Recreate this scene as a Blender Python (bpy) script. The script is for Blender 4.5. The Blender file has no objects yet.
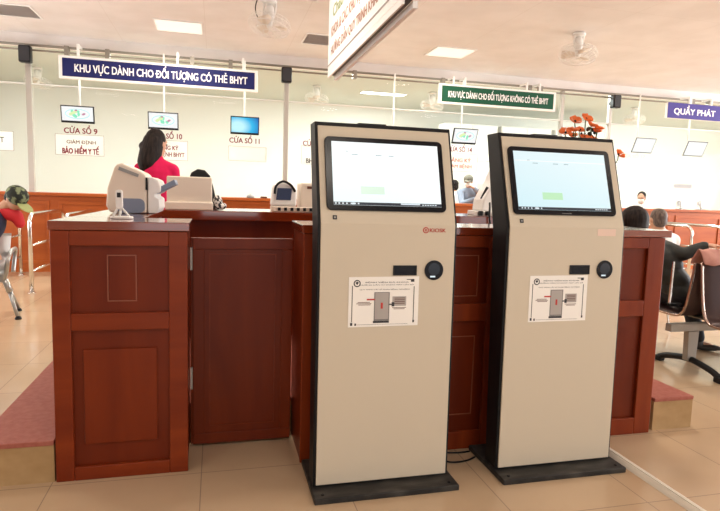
import bpy, bmesh, math, random
from math import sin, cos, pi, radians, hypot
from mathutils import Vector, Matrix
random.seed(7)
sc = bpy.context.scene
COL = sc.collection

# ------------------------------------------------------------------ materials
def mat(name, col, rough=.5, metal=0, coat=0, emit=None, estr=0, spec=.5, fn=None):
    m = bpy.data.materials.new(name); m.use_nodes = True
    nt = m.node_tree; b = nt.nodes['Principled BSDF']
    b.inputs['Base Color'].default_value = (*col, 1)
    b.inputs['Roughness'].default_value = rough
    b.inputs['Metallic'].default_value = metal
    b.inputs['Coat Weight'].default_value = coat
    b.inputs['Coat Roughness'].default_value = .12
    b.inputs['Specular IOR Level'].default_value = spec
    if emit:
        b.inputs['Emission Color'].default_value = (*emit, 1); b.inputs['Emission Strength'].default_value = estr
    if fn: fn(nt, b)
    return m

def noise_mix(c1, c2, scale=(3, 3, 3), detail=4, rmin=.35, rmax=.7, bump=0, coord='Object', distortion=0):
    def f(nt, b):
        tc = nt.nodes.new('ShaderNodeTexCoord'); mp = nt.nodes.new('ShaderNodeMapping')
        mp.inputs['Scale'].default_value = scale
        nz = nt.nodes.new('ShaderNodeTexNoise'); nz.inputs['Scale'].default_value = 1; nz.inputs['Detail'].default_value = detail
        nz.inputs['Distortion'].default_value = distortion
        cr = nt.nodes.new('ShaderNodeValToRGB')
        cr.color_ramp.elements[0].position = rmin; cr.color_ramp.elements[0].color = (*c1, 1)
        cr.color_ramp.elements[1].position = rmax; cr.color_ramp.elements[1].color = (*c2, 1)
        L = nt.links.new
        L(tc.outputs[coord], mp.inputs['Vector']); L(mp.outputs[0], nz.inputs['Vector']); L(nz.outputs['Fac'], cr.inputs[0]); L(cr.outputs[0], b.inputs['Base Color'])
        if bump:
            bp = nt.nodes.new('ShaderNodeBump'); bp.inputs['Strength'].default_value = bump; bp.inputs['Distance'].default_value = .01
            L(nz.outputs['Fac'], bp.inputs['Height']); L(bp.outputs[0], b.inputs['Normal'])
    return f

def tiles(c1, c2, grout, w, off, mortar=.003, bumpy=True):
    def f(nt, b):
        L = nt.links.new
        tc = nt.nodes.new('ShaderNodeTexCoord'); mp = nt.nodes.new('ShaderNodeMapping'); mp.inputs['Location'].default_value = (*off, 0)
        br = nt.nodes.new('ShaderNodeTexBrick'); br.offset = 0; br.inputs['Scale'].default_value = 1
        br.inputs['Brick Width'].default_value = w; br.inputs['Row Height'].default_value = w; br.inputs['Mortar Size'].default_value = mortar
        br.inputs['Mortar Smooth'].default_value = .1
        br.inputs['Color1'].default_value = (*c1, 1); br.inputs['Color2'].default_value = (*c2, 1); br.inputs['Mortar'].default_value = (*grout, 1)
        nz = nt.nodes.new('ShaderNodeTexNoise'); nz.inputs['Scale'].default_value = 2.2; nz.inputs['Detail'].default_value = 5
        mx = nt.nodes.new('ShaderNodeMix'); mx.data_type = 'RGBA'; mx.blend_type = 'MULTIPLY'; mx.inputs[0].default_value = .25
        cr = nt.nodes.new('ShaderNodeValToRGB'); cr.color_ramp.elements[0].color = (.7, .68, .64, 1); cr.color_ramp.elements[0].position = .35; cr.color_ramp.elements[1].position = .65
        L(tc.outputs['Object'], mp.inputs['Vector']); L(mp.outputs[0], br.inputs['Vector']); L(tc.outputs['Object'], nz.inputs['Vector'])
        L(nz.outputs['Fac'], cr.inputs[0]); L(br.outputs['Color'], mx.inputs[6]); L(cr.outputs[0], mx.inputs[7]); L(mx.outputs[2], b.inputs['Base Color'])
    return f

M = {}
def board_mat():
    """thin translucent white film board stuck on glass"""
    m = bpy.data.materials.new('translucent_white_board'); m.use_nodes = True; nt = m.node_tree; b = nt.nodes['Principled BSDF']
    b.inputs['Base Color'].default_value = (.92, .92, .88, 1); b.inputs['Roughness'].default_value = .6
    t = nt.nodes.new('ShaderNodeBsdfTranslucent'); t.inputs[0].default_value = (.95, .95, .92, 1)
    mx = nt.nodes.new('ShaderNodeMixShader'); mx.inputs[0].default_value = .6
    L = nt.links.new; o = nt.nodes['Material Output']
    L(b.outputs[0], mx.inputs[1]); L(t.outputs[0], mx.inputs[2]); L(mx.outputs[0], o.inputs[0]); return m
W1, W2 = (.16, .019, .0035), (.255, .040, .007)
P1, P2 = (.118, .0135, .003), (.18, .025, .005)
M['wood'] = mat('mahogany', W1, .34, coat=.04, spec=.25, fn=noise_mix(W1, W2, (9, 9, 1.2), 6, .3, .75, distortion=.6))
M['wood_h'] = mat('mahogany_horizontal', W1, .34, coat=.04, spec=.25, fn=noise_mix(W1, W2, (1.2, 9, 9), 6, .3, .75, distortion=.6))
M['wood_panel'] = mat('dark_mahogany_panel', P1, .36, coat=.04, spec=.22, fn=noise_mix(P1, P2, (7, 7, 1.1), 6, .3, .75, distortion=.6))
M['wood_top'] = mat('mahogany_polished_top', W1, .06, coat=1, fn=noise_mix(W1, W2, (1.2, 9, 9), 6, .3, .75))
M['mould'] = mat('mahogany_moulding', (.27, .075, .035), .3, coat=.4)
M['orange_wood'] = mat('varnished_orange_wood', (.42, .085, .02), .4, spec=.2, fn=noise_mix((.33, .07, .014), (.44, .11, .024), (1, 5, 5), 4))
M['floor'] = mat('glazed_floor_tile', (.6, .5, .4), .16, spec=.5, fn=tiles((.56, .405, .26), (.585, .425, .275), (.33, .24, .17), .63, (.06 + .315*0, -1.965 + .63*4), .0022))
M['ceiling'] = mat('ceiling_panel', (.86, .82, .79), .5, fn=tiles((.865, .83, .815), (.87, .835, .82), (.78, .73, .70), 1.2, (.14, .2), .003))
M['white_wall'] = mat('white_wall_paint', (.86, .88, .85), .6); M['office_ceiling'] = mat('pale_grey_green_ceiling', (.66, .70, .65), .6)
M['cream_wall'] = mat('cream_wall_paint', (.8, .74, .68), .6)
M['alu'] = mat('brushed_aluminium', (.46, .43, .385), .4, .25)
M['chrome'] = mat('polished_stainless', (.75, .72, .68), .14, 1)
M['black'] = mat('black_plastic', (.010, .010, .011), .4, spec=.22)
M['gloss_black'] = mat('glossy_black_glass', (.005, .005, .008), .22, spec=.22)
M['black_metal'] = mat('black_powder_coat', (.009, .009, .010), .45, spec=.22)
M['base_plate'] = mat('worn_black_steel', (.02, .02, .02), .5, spec=.25, fn=noise_mix((.022, .021, .020), (.075, .068, .06), (9, 25, 9), 6, .45, .8))
M['beige'] = mat('warm_grey_kiosk_paint', (.63, .55, .425), .45, spec=.3)
M['grey_side'] = mat('grey_kiosk_edge', (.2, .19, .18), .4)
M['paper'] = mat('white_paper', (.93, .90, .84), .7)
M['ink'] = mat('dark_ink', (.03, .03, .035), .7)
M['red_ink'] = mat('red_ink', (.5, .03, .02), .6)
M['maroon'] = mat('maroon_vinyl', (.22, .015, .035), .6, spec=.1)
M['brown_ink'] = mat('brown_vinyl', (.14, .06, .04), .6, spec=.1)
M['washed_ink'] = mat('glare_washed_vinyl', (.6, .6, .58), .6)  # wash-out of the letters by bright light, put into the colour
M['pink_ink'] = mat('faded_red_vinyl', (.62, .2, .16), .6)
M['white'] = mat('white_plastic', (.85, .83, .79), .35)
M['ivory'] = mat('ivory_plastic', (.78, .68, .56), .4)
M['bluegrey'] = mat('blue_grey_plastic', (.2, .24, .33), .4)
M['sign_white'] = mat('sign_frame_white', (.9, .89, .86), .45)
M['sign_blue'] = mat('navy_sign_face', (.016, .02, .115), .5, spec=.2)
M['sign_green'] = mat('green_sign_face', (.01, .085, .045), .5, spec=.2)
M['sign_purple'] = mat('violet_sign_face', (.065, .05, .27), .5, spec=.2)
M['text_white'] = mat('white_letter', (.92, .92, .92), .5)
M['pink_stone'] = mat('pink_granite', (.36, .11, .08), .6, spec=.2, fn=noise_mix((.34, .10, .072), (.40, .135, .10), (40, 40, 40), 3))
M['plywood'] = mat('bare_tan_board', (.38, .25, .11), .6, spec=.2, fn=noise_mix((.36, .225, .10), (.50, .335, .17), (6, 6, 9), 7, .3, .7))
M['strip'] = mat('pale_cable_trunking', (.74, .68, .58), .4)
def petal(nt, b):
    noise_mix((.85, .22, .07), (.95, .38, .14), (30, 30, 30), 3)(nt, b)
    t = nt.nodes.new('ShaderNodeBsdfTranslucent'); t.inputs[0].default_value = (.98, .42, .17, 1)
    mx = nt.nodes.new('ShaderNodeMixShader'); mx.inputs[0].default_value = .55; o = nt.nodes['Material Output']
    nt.links.new(b.outputs[0], mx.inputs[1]); nt.links.new(t.outputs[0], mx.inputs[2]); nt.links.new(mx.outputs[0], o.inputs[0])
M['orange'] = mat('orange_petal', (.75, .14, .04), .6, fn=petal)
M['twig'] = mat('dark_twig', (.03, .028, .02), .8)
M['leaf'] = mat('green_stem', (.06, .12, .03), .6)
M['skin'] = mat('skin', (.56, .31, .2), .5)
M['lip'] = mat('lips', (.4, .12, .1), .5)
M['eye'] = mat('dark_eye', (.02, .015, .012), .2)
M['hair'] = mat('black_hair', (.012, .009, .008), .6, spec=.15, fn=noise_mix((.008, .006, .006), (.03, .02, .016), (60, 60, 8), 3))
M['grey_hair'] = mat('grey_hair', (.11, .075, .06), .6, fn=noise_mix((.07, .045, .035), (.2, .15, .12), (60, 60, 20), 3))
M['red_shirt'] = mat('crimson_cloth', (.62, .012, .08), .8, spec=.15, fn=noise_mix((.55, .01, .07), (.68, .016, .1), (8, 8, 8), 3, bump=.3))
M['red_cloth'] = mat('red_cloth', (.6, .02, .03), .7)
M['white_cloth'] = mat('white_cloth', (.8, .79, .77), .8)
M['brown_cloth'] = mat('brown_cloth', (.23, .13, .08), .8)
M['blue_cloth'] = mat('grey_blue_cloth', (.25, .3, .4), .8)
M['dark_cloth'] = mat('dark_green_black_cloth', (.02, .024, .022), .65, fn=noise_mix((.014, .017, .016), (.035, .042, .038), (9, 9, 9), 3, bump=.4))
M['navy_cloth'] = mat('navy_cloth', (.02, .025, .06), .8)
M['pink_cloth'] = mat('dusty_pink_cloth', (.5, .24, .19), .8, fn=noise_mix((.44, .2, .16), (.55, .28, .22), (14, 14, 14), 3, bump=.5))
M['trouser'] = mat('black_trouser', (.015, .015, .018), .8)
M['shoe'] = mat('dark_shoe', (.04, .032, .028), .5)
M['camo'] = mat('camouflage_cloth', (.1, .12, .06), .8, fn=noise_mix((.010, .015, .010), (.2, .24, .13), (18, 18, 18), 2, .50, .60))
M['khaki_green'] = mat('lime_khaki_cloth', (.36, .4, .16), .8)
M['grey_cap'] = mat('grey_cap_cloth', (.16, .15, .12), .8)
M['seat_brown'] = mat('perforated_brown_seat', (.06, .03, .028), .35, .2)
M['steel_seat'] = mat('perforated_steel_seat', (.4, .4, .39), .3, .8)
M['beam'] = mat('grey_beam_paint', (.3, .28, .25), .4, .4)
M['channel'] = mat('dark_bronze_channel', (.06, .045, .035), .5)
M['board'] = board_mat()
M['vent'] = mat('grey_louvre', (.42, .38, .35), .5)
M['cabinet'] = mat('pale_grey_cabinet', (.74, .75, .72), .5)
M['greenstrip'] = mat('pale_green', (.45, .65, .4), .5)
M['lamp'] = mat('lamp_diffuser', (.9, .88, .84), .5, emit=(1, .93, .86), estr=.55)
M['office_lamp'] = mat('office_lamp_diffuser', (.9, .9, .9), .5, emit=(1, 1, .97), estr=5)
M['check'] = mat('black_white_pattern', (.3, .3, .3), .6, fn=noise_mix((.01, .01, .012), (.7, .68, .64), (45, 45, 45), 1, .48, .53))
M['grey'] = mat('grey_plastic', (.3, .3, .29), .45)
M['dark_screen'] = mat('dark_blue_screen', (.03, .035, .06), .2, emit=(.05, .07, .13), estr=.25)
M['lens'] = mat('dark_lens', (.012, .018, .03), .15)
M['wood_mid'] = mat('mid_mahogany', (.13, .016, .0035), .36, coat=.04, spec=.22, fn=noise_mix((.135, .016, .0032), (.215, .032, .006), (7, 7, 1.1), 6, .3, .75, distortion=.6))
M['alu_dark'] = mat('grey_rail', (.26, .235, .2), .4, .3)

M['fan_blade'] = mat('cream_fan_blade', (.8, .72, .62), .4)
M['sign_brown'] = mat('board_brown_letters', (.42, .22, .15), .6); M['sign_olive'] = mat('board_olive_letters', (.36, .42, .22), .6)
M['sticker'] = mat('pale_pink_sticker', (.78, .58, .47), .5)
M['seat_chrome'] = mat('warm_chrome_edge', (.55, .42, .36), .22, .95)
def glass_mat(name, tint, refl):
    m = bpy.data.materials.new(name); m.use_nodes = True; nt = m.node_tree; nt.nodes.clear()
    o = nt.nodes.new('ShaderNodeOutputMaterial'); t = nt.nodes.new('ShaderNodeBsdfTransparent'); g = nt.nodes.new('ShaderNodeBsdfGlossy')
    t.inputs[0].default_value = (*tint, 1); g.inputs['Roughness'].default_value = .02
    fr = nt.nodes.new('ShaderNodeFresnel'); fr.inputs['IOR'].default_value = refl
    mx = nt.nodes.new('ShaderNodeMixShader'); L = nt.links.new
    ge = nt.nodes.new('ShaderNodeNewGeometry'); ml = nt.nodes.new('ShaderNodeMath'); ml.operation = 'MULTIPLY'; sb = nt.nodes.new('ShaderNodeMath'); sb.operation = 'SUBTRACT'; sb.inputs[0].default_value = 1
    L(ge.outputs['Backfacing'], sb.inputs[1]); L(fr.outputs[0], ml.inputs[0]); L(sb.outputs[0], ml.inputs[1])
    L(ml.outputs[0], mx.inputs[0]); L(t.outputs[0], mx.inputs[1]); L(g.outputs[0], mx.inputs[2]); L(mx.outputs[0], o.inputs[0])
    return m
M['glass'] = glass_mat('partition_glass', (.955, .97, .955), 1.13)

def screen_mat(name, kind, strength):
    """picture shown on a lit display (Generated coordinates: x across, z up)"""
    m = bpy.data.materials.new(name); m.use_nodes = True; nt = m.node_tree; b = nt.nodes['Principled BSDF']
    b.inputs['Base Color'].default_value = (.02, .02, .02, 1); b.inputs['Roughness'].default_value = .3; b.inputs['Specular IOR Level'].default_value = .2
    L = nt.links.new
    tc = nt.nodes.new('ShaderNodeTexCoord')
    if kind == 'desk':
        g = nt.nodes.new('ShaderNodeTexGradient'); g.gradient_type = 'SPHERICAL'
        mp = nt.nodes.new('ShaderNodeMapping'); mp.inputs['Location'].default_value = (-.25, 0, -.35); mp.inputs['Scale'].default_value = (1.1, .01, .9)
        cr = nt.nodes.new('ShaderNodeValToRGB'); e = cr.color_ramp.elements
        e[0].color = (.0, .16, .55, 1); e[0].position = .05; e[1].color = (.55, .93, 1, 1); e[1].position = .75
        x = e.new(.4); x.color = (.02, .5, .85, 1)
        L(tc.outputs['Generated'], mp.inputs[0]); L(mp.outputs[0], g.inputs[0]); L(g.outputs['Fac'], cr.inputs[0]); L(cr.outputs[0], b.inputs['Emission Color'])
    elif kind == 'kioskA' or kind == 'kioskB':
        g = nt.nodes.new('ShaderNodeTexGradient'); mp = nt.nodes.new('ShaderNodeMapping')
        mp.inputs['Rotation'].default_value = (0, radians(60), 0)
        cr = nt.nodes.new('ShaderNodeValToRGB'); e = cr.color_ramp.elements
        if kind == 'kioskA':
            e[0].color = (.82, .95, .97, 1); e[1].color = (.96, .99, .99, 1)
        else:
            e[0].color = (.66, .89, .95, 1); e[1].color = (.80, .94, .97, 1)
        L(tc.outputs['Generated'], mp.inputs[0]); L(mp.outputs[0], g.inputs[0]); L(g.outputs['Fac'], cr.inputs[0]); L(cr.outputs[0], b.inputs['Emission Color'])
    else:
        b.inputs['Emission Color'].default_value = (.93, .95, .95, 1)
    b.inputs['Emission Strength'].default_value = strength
    return m
def flat_emit(name, col, s=1.0):
    return mat(name, (.02, .02, .02), .2, emit=col, estr=s)
M['scr_a'] = screen_mat('kiosk_screen_pale', 'kioskA', 1.08)
M['scr_b'] = screen_mat('kiosk_screen_blue', 'kioskB', 1.0)
M['scr_desk'] = screen_mat('monitor_screen_blue', 'desk', 1)
M['scr_map'] = screen_mat('monitor_screen_white', 'plain', 1)
M['e_green'] = flat_emit('screen_green_button', (.52, .84, .52)); M['e_pale_green'] = flat_emit('screen_pale_green_button', (.74, .92, .76)); M['e_text'] = flat_emit('screen_grey_text', (.3, .42, .45))
M['e_bar'] = flat_emit('screen_taskbar', (.012, .02, .035)); M['e_icon'] = flat_emit('screen_icon', (.75, .85, .9)); M['e_head'] = flat_emit('screen_header_line', (.96, .98, .98))
M['e_mint'] = flat_emit('screen_mint', (.25, .85, .55)); M['e_lime'] = flat_emit('screen_lime', (.75, .9, .45)); M['e_aqua'] = flat_emit('screen_aqua', (.55, .88, .88)); M['e_rose'] = flat_emit('screen_rose', (.55, .25, .35))

# ------------------------------------------------------------------ geometry helpers
class G:
    def __init__(s): s.bm = bmesh.new()
    def box(s, x0, x1, y0, y1, z0, z1):
        v = [s.bm.verts.new((x, y, z)) for x in (x0, x1) for y in (y0, y1) for z in (z0, z1)]
        for f in ((0, 1, 3, 2), (4, 6, 7, 5), (0, 4, 5, 1), (2, 3, 7, 6), (0, 2, 6, 4), (1, 5, 7, 3)): s.bm.faces.new([v[i] for i in f])
        return s
    def prism(s, pts, fn, d0, d1):
        """outline pts (a,b); fn(a,b,d) -> xyz"""
        A = [s.bm.verts.new(fn(a, b, d0)) for a, b in pts]; B = [s.bm.verts.new(fn(a, b, d1)) for a, b in pts]
        n = len(pts); s.bm.faces.new(A[::-1]); s.bm.faces.new(B)
        for i in range(n): s.bm.faces.new((A[i], A[(i+1) % n], B[(i+1) % n], B[i]))
        return s
    def frame(s, a0, a1, b0, b1, t, fn, d0, d1):
        """rectangular ring of width t"""
        s.prism([(a0, b0), (a1, b0), (a1, b0+t), (a0, b0+t)], fn, d0, d1)
        s.prism([(a0, b1-t), (a1, b1-t), (a1, b1), (a0, b1)], fn, d0, d1)
        s.prism([(a0, b0+t), (a0+t, b0+t), (a0+t, b1-t), (a0, b1-t)], fn, d0, d1)
        s.prism([(a1-t, b0+t), (a1, b0+t), (a1, b1-t), (a1-t, b1-t)], fn, d0, d1)
        return s
    def tube(s, pts, r, n=10, closed=False):
        P = [Vector(p) for p in pts]; N = len(P); R = r if isinstance(r, (list, tuple)) else [r]*N
        rings = []; up = None
        for i, p in enumerate(P):
            if closed: t = P[(i+1) % N]-P[i-1]
            else: t = (P[min(i+1, N-1)]-P[max(i-1, 0)])
            t.normalize()
            if up is None:
                up = t.orthogonal().normalized()
            up = (up - t*up.dot(t))
            if up.length < 1e-6: up = t.orthogonal()
            up.normalize(); w = t.cross(up)
            rings.append([s.bm.verts.new(p+R[i]*(cos(2*pi*k/n)*up+sin(2*pi*k/n)*w)) for k in range(n)])
        for i in range(N if closed else N-1):
            a, b = rings[i], rings[(i+1) % N]
            for k in range(n): s.bm.faces.new((a[k], a[(k+1) % n], b[(k+1) % n], b[k]))
        if not closed:
            s.bm.faces.new(rings[0][::-1]); s.bm.faces.new(rings[-1])
        return s
    def lathe(s, prof, cx=0, cy=0, n=24, axis=None, origin=None):
        """prof list of (r,z); optional axis direction"""
        if axis is None: Mx = Matrix.Translation((cx, cy, 0))
        else: Mx = Matrix.Translation(origin) @ Vector((0, 0, 1)).rotation_difference(Vector(axis)).to_matrix().to_4x4()
        rings = []
        for r, z in prof:
            if r < 1e-6: rings.append([s.bm.verts.new(Mx @ Vector((0, 0, z)))])
            else: rings.append([s.bm.verts.new(Mx @ Vector((r*cos(2*pi*k/n), r*sin(2*pi*k/n), z))) for k in range(n)])
        for a, b in zip(rings, rings[1:]):
            for k in range(n):
                q = [a[k % len(a)], a[(k+1) % len(a)], b[(k+1) % len(b)], b[k % len(b)]]
                u = []
                for v in q:
                    if v not in u: u.append(v)
                if len(u) > 2: s.bm.faces.new(u)
        if len(rings[0]) > 1: s.bm.faces.new(rings[0][::-1])
        if len(rings[-1]) > 1: s.bm.faces.new(rings[-1])
        return s
    def ell(s, c, r, rot=None, u=16, v=10):
        Mx = Matrix.Translation(c) @ (rot.to_4x4() if rot else Matrix.Identity(4)) @ Matrix.Diagonal((*r, 1))
        bmesh.ops.create_uvsphere(s.bm, u_segments=u, v_segments=v, radius=1, matrix=Mx); return s
    def limb(s, pts, rads, n=14):
        P = [Vector(p) for p in pts]
        for p, r in zip(P, rads): s.ell(p, (r, r, r), u=14, v=8)
        for i in range(len(P)-1):
            a, b = P[i], P[i+1]; d = b-a
            if d.length < 1e-5: continue
            rot = Vector((0, 0, 1)).rotation_difference(d).to_matrix().to_4x4()
            bmesh.ops.create_cone(s.bm, cap_ends=True, segments=n, radius1=rads[i], radius2=rads[i+1], depth=d.length, matrix=Matrix.Translation((a+b)/2) @ rot)
        return s
    def text(s, body, w, h, mx, bold=.0, depth=.002):
        """lettering meshed in; mx maps local x (right) y (up) z (out); centred; scaled to w x h; bold thickens the strokes"""
        def fmesh(b_):
            cu = bpy.data.curves.new('t', 'FONT'); cu.body = b_; cu.size = 1; cu.resolution_u = 3
            ob = bpy.data.objects.new('t', cu); COL.objects.link(ob)
            me_ = bpy.data.meshes.new_from_object(ob.evaluated_get(bpy.context.evaluated_depsgraph_get()))
            bpy.data.objects.remove(ob); bpy.data.curves.remove(cu); return me_
        dots = [i for i, c in enumerate(body) if c == 'Ợ']; body = body.replace('Ợ', 'O')
        bars = []
        for i, c in enumerate(body):
            if c == 'Đ':                                   # D with a cross stroke
                m1 = fmesh(body[:i].replace('Đ', 'D')+'I'); m2 = fmesh('I')
                bars.append(max(v.co.x for v in m1.vertices)-max(v.co.x for v in m2.vertices)+min(v.co.x for v in m2.vertices))
        me = fmesh(body.replace('Đ', 'D'))
        bb = bmesh.new(); bb.from_mesh(me)
        for x in bars:
            bb.faces.new([bb.verts.new((x+dx, .36+dy, .0)) for dx, dy in ((-.11, -.045), (.30, -.045), (.30, .045), (-.11, .045))])
        for i in dots:                                     # dot below
            m1 = fmesh(body[:i].replace('Đ', 'D')+'O'); m2 = fmesh('O'); xc = max(v.co.x for v in m1.vertices)-(max(v.co.x for v in m2.vertices)-min(v.co.x for v in m2.vertices))/2
            bb.faces.new([bb.verts.new((xc+.06*cos(k*pi/5), -.15+.06*sin(k*pi/5), 0)) for k in range(10)])
            xr = max(v.co.x for v in m1.vertices)
            bb.faces.new([bb.verts.new((xr+dx, dy, 0)) for dx, dy in ((-.09, .56), (.0, .60), (.055, .68), (.055, .78), (-.035, .78), (-.04, .70), (-.13, .64))])
        bb.to_mesh(me); bb.free()
        xs = [v.co.x for v in me.vertices]; ys = [v.co.y for v in me.vertices]
        x0, x1, y0, y1 = min(xs), max(xs), min(ys), max(ys)
        shifts = [(0, 0)] if bold <= 0 else [(-bold, -bold*.5), (bold, -bold*.5), (-bold, bold*.5), (bold, bold*.5), (0, 0)]
        for k, (dx, dy) in enumerate(shifts):
            T = mx @ Matrix.Diagonal((w/(x1-x0), h/(y1-y0), 1, 1)) @ Matrix.Translation((dx-(x0+x1)/2, dy-(y0+y1)/2, depth+k*.00012))
            m3 = me.copy(); m3.transform(T); s.bm.from_mesh(m3); bpy.data.meshes.remove(m3)
        bpy.data.meshes.remove(me); return s
    def obj(s, name, m, parent=None, bevel=0, smooth=False, flip=True, label=None, kind=None):
        if flip: bmesh.ops.recalc_face_normals(s.bm, faces=s.bm.faces)
        o0 = Vector((0, 0, 0))
        if parent is not None:
            o0 = worldloc(parent)
            s.bm.transform(Matrix.Translation(-o0))
        me = bpy.data.meshes.new(name); s.bm.to_mesh(me); s.bm.free()
        for mm in (m if isinstance(m, (list, tuple)) else [m]): me.materials.append(M[mm])
        if smooth: me.shade_smooth()
        o = bpy.data.objects.new(name, me); COL.objects.link(o)
        if parent is not None: o.parent = parent
        if bevel:
            b = o.modifiers.new('bevel', 'BEVEL'); b.width = bevel; b.segments = 2; b.limit_method = 'ANGLE'; b.angle_limit = radians(40)
        if label: o['label'] = label
        if kind: o['kind'] = kind
        return o
def worldloc(o):
    v = Vector((0, 0, 0))
    while o is not None: v += o.location; o = o.parent
    return v
def thing(name, label, cat, loc=(0, 0, 0), group=None):
    o = bpy.data.objects.new(name, None); o.empty_display_size = .1; COL.objects.link(o); o.location = loc
    return tag(o, label, cat, group)
def tag(o, label, cat, group=None):
    o['label'] = label; o['category'] = cat
    if group: o['group'] = group
    return o
def struct(o): o['kind'] = 'structure'; return o
def copy_tree(o, parent=None):
    c = o.copy(); COL.objects.link(c)
    if parent is not None: c.parent = parent
    for ch in list(o.children): copy_tree(ch, c)
    return c
def rrect(a0, a1, b0, b1, r, n=5):
    P = []
    for cx, cy, t0 in ((a1-r, b1-r, 0), (a0+r, b1-r, 90), (a0+r, b0+r, 180), (a1-r, b0+r, 270)):
        for k in range(n+1):
            t = radians(t0+90*k/n); P.append((cx+r*cos(t), cy+r*sin(t)))
    return P
def smooth_path(pts, n=6):
    P = [Vector(p) for p in pts]; out = []
    for i in range(len(P)-1):
        p0, p1, p2, p3 = P[max(i-1, 0)], P[i], P[i+1], P[min(i+2, len(P)-1)]
        for k in range(n):
            t = k/n
            out.append(.5*((2*p1)+(-p0+p2)*t+(2*p0-5*p1+4*p2-p3)*t*t+(-p0+3*p1-3*p2+p3)*t**3))
    out.append(P[-1]); return out
def XZ(y0=0, sgn=-1): return lambda a, b, d: (a, y0+sgn*d, b)          # facing -Y: depth d towards the camera side
def face_mx(x, y, z): return Matrix.Translation((x, y, z)) @ Matrix(((1, 0, 0, 0), (0, 0, -1, 0), (0, 1, 0, 0), (0, 0, 0, 1)))

# ------------------------------------------------------------------ camera
cam = bpy.data.cameras.new('camera'); co = bpy.data.objects.new('camera', cam); COL.objects.link(co); sc.camera = co
cam.sensor_width = 36; cam.lens = 569.4/720*36; cam.clip_start = .05; cam.clip_end = 100
ya, pi_, ro = radians(14.327), radians(6.184), radians(1.732)
fw = Vector((sin(ya)*cos(pi_), cos(ya)*cos(pi_), -sin(pi_))); rt = Vector((cos(ya), -sin(ya), 0)); up = rt.cross(fw)
r2 = cos(ro)*rt+sin(ro)*up; u2 = -sin(ro)*rt+cos(ro)*up
co.matrix_world = Matrix(((r2.x, u2.x, -fw.x, 0), (r2.y, u2.y, -fw.y, 0), (r2.z, u2.z, -fw.z, 1.3), (0, 0, 0, 1)))

# ------------------------------------------------------------------ room shell
X0, X1, Y0, YB, CZ = -4.8, 16.2, -5.0, 13.9, 3.45
struct(G().box(X0, X1, Y0, YB, -.1, 0).obj('floor', 'floor'))
struct(G().box(X0, X1, Y0, 9.43, CZ, CZ+.1).obj('ceiling', 'ceiling'))
struct(G().box(X0, X1, 9.43, YB, CZ, CZ+.1).obj('ceiling', 'office_ceiling'))
struct(G().box(X0-.15, X0, Y0, YB, 0, CZ).obj('wall_left', 'cream_wall'))
struct(G().box(X0, X1, YB, YB+.15, 0, CZ).obj('wall_back', 'white_wall'))
# right wall: piers between tall openings to daylight
g = G()
for y0, y1 in ((Y0, -4.4), (-.6, -.1), (3.7, 4.2), (8.0, 9.6)): g.box(X1, X1+.15, y0, y1, 0, CZ)
g.box(X1, X1+.15, 9.6, YB, 0, CZ); g.box(X1, X1+.15, Y0, 9.6, 0, .5); g.box(X1, X1+.15, Y0, 9.6, 3.1, CZ)
struct(g.obj('wall_right', 'cream_wall'))
# unseen wall behind the camera, wide opening added to let light in
g = G().box(X0, -1.5, Y0-.15, Y0, 0, CZ).box(7.5, X1, Y0-.15, Y0, 0, CZ).box(-1.5, 7.5, Y0-.15, Y0, 2.9, CZ)
struct(g.obj('wall_front', 'cream_wall'))
# header board above the glass partition
struct(G().box(X0, X1, 9.40, 9.46, 3.27, CZ).obj('trim_1', 'ceiling'))
# rails along the top of the partition
g = G().tube([(X0, 9.33, 3.275), (X1, 9.33, 3.275)], .018, 8).tube([(X0, 9.33, 3.205), (X1, 9.33, 3.205)], .014, 8)
for x in (-2.1, -1.55, -.35, .22, 2.2, 3.75, 5.4, 5.62, 8.9, 9.3): g.box(x-.03, x+.03, 9.30, 9.40, 3.17, 3.30)
struct(g.obj('trim_2', 'alu_dark'))
# partition posts and panes
posts = [-2.63, 1.10, 6.12, 7.14, 10.8]
for i, x in enumerate(posts):
    w = .038 if i < 2 else .03
    struct(G().box(x-w, x+w, 9.385, 9.455, 1.18, 3.27).obj('trim_%d' % (i+3), 'alu', bevel=.006))
edges = [X0]+posts+[X1]
for i in range(len(edges)-1):
    struct(G().box(edges[i]+.04, edges[i+1]-.04, 9.418, 9.424, 1.185, 3.26).obj('window_%d' % (i+1), 'glass'))
struct(G().box(X0, X1, 9.39, 9.45, 2.735, 2.75).obj('trim_8', 'cabinet'))

# ------------------------------------------------------------------ service counter along the partition
sc_root = thing('service_counter', 'long reddish wooden service counter running under the glass partition', 'counter', (0, 9.3, 0))
g = G().box(X0+.02, 11.5, 9.32, 9.75, 0, 1.13); g.obj('counter_body', 'orange_wood', sc_root)
g = G().box(X0+.02, 11.5, 9.24, 9.80, 1.135, 1.18); g.obj('worktop', 'orange_wood', sc_root, bevel=.006)
g = G()
x = X0+.1
while x < 11.3:
    g.frame(x, x+1.1, .12, 1.06, .05, XZ(9.32), .0, .018)
    x += 1.22
g.obj('panel_frames', 'orange_wood', sc_root, bevel=.004)
# things lying on the ledge
tag(G().lathe([(.0, 1.1805), (.06, 1.181), (.06, 1.21), (.035, 1.235), (0, 1.245)], .54, 9.3).obj('tape_roll', 'grey', smooth=True), 'small dark rounded object on the service counter ledge, left one', 'desk item')
tag(G().box(.70, .80, 9.27, 9.35, 1.1805, 1.21).obj('small_box', 'brown_ink', bevel=.008), 'tiny brown box on the service counter ledge beside the white terminal', 'box')

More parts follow.
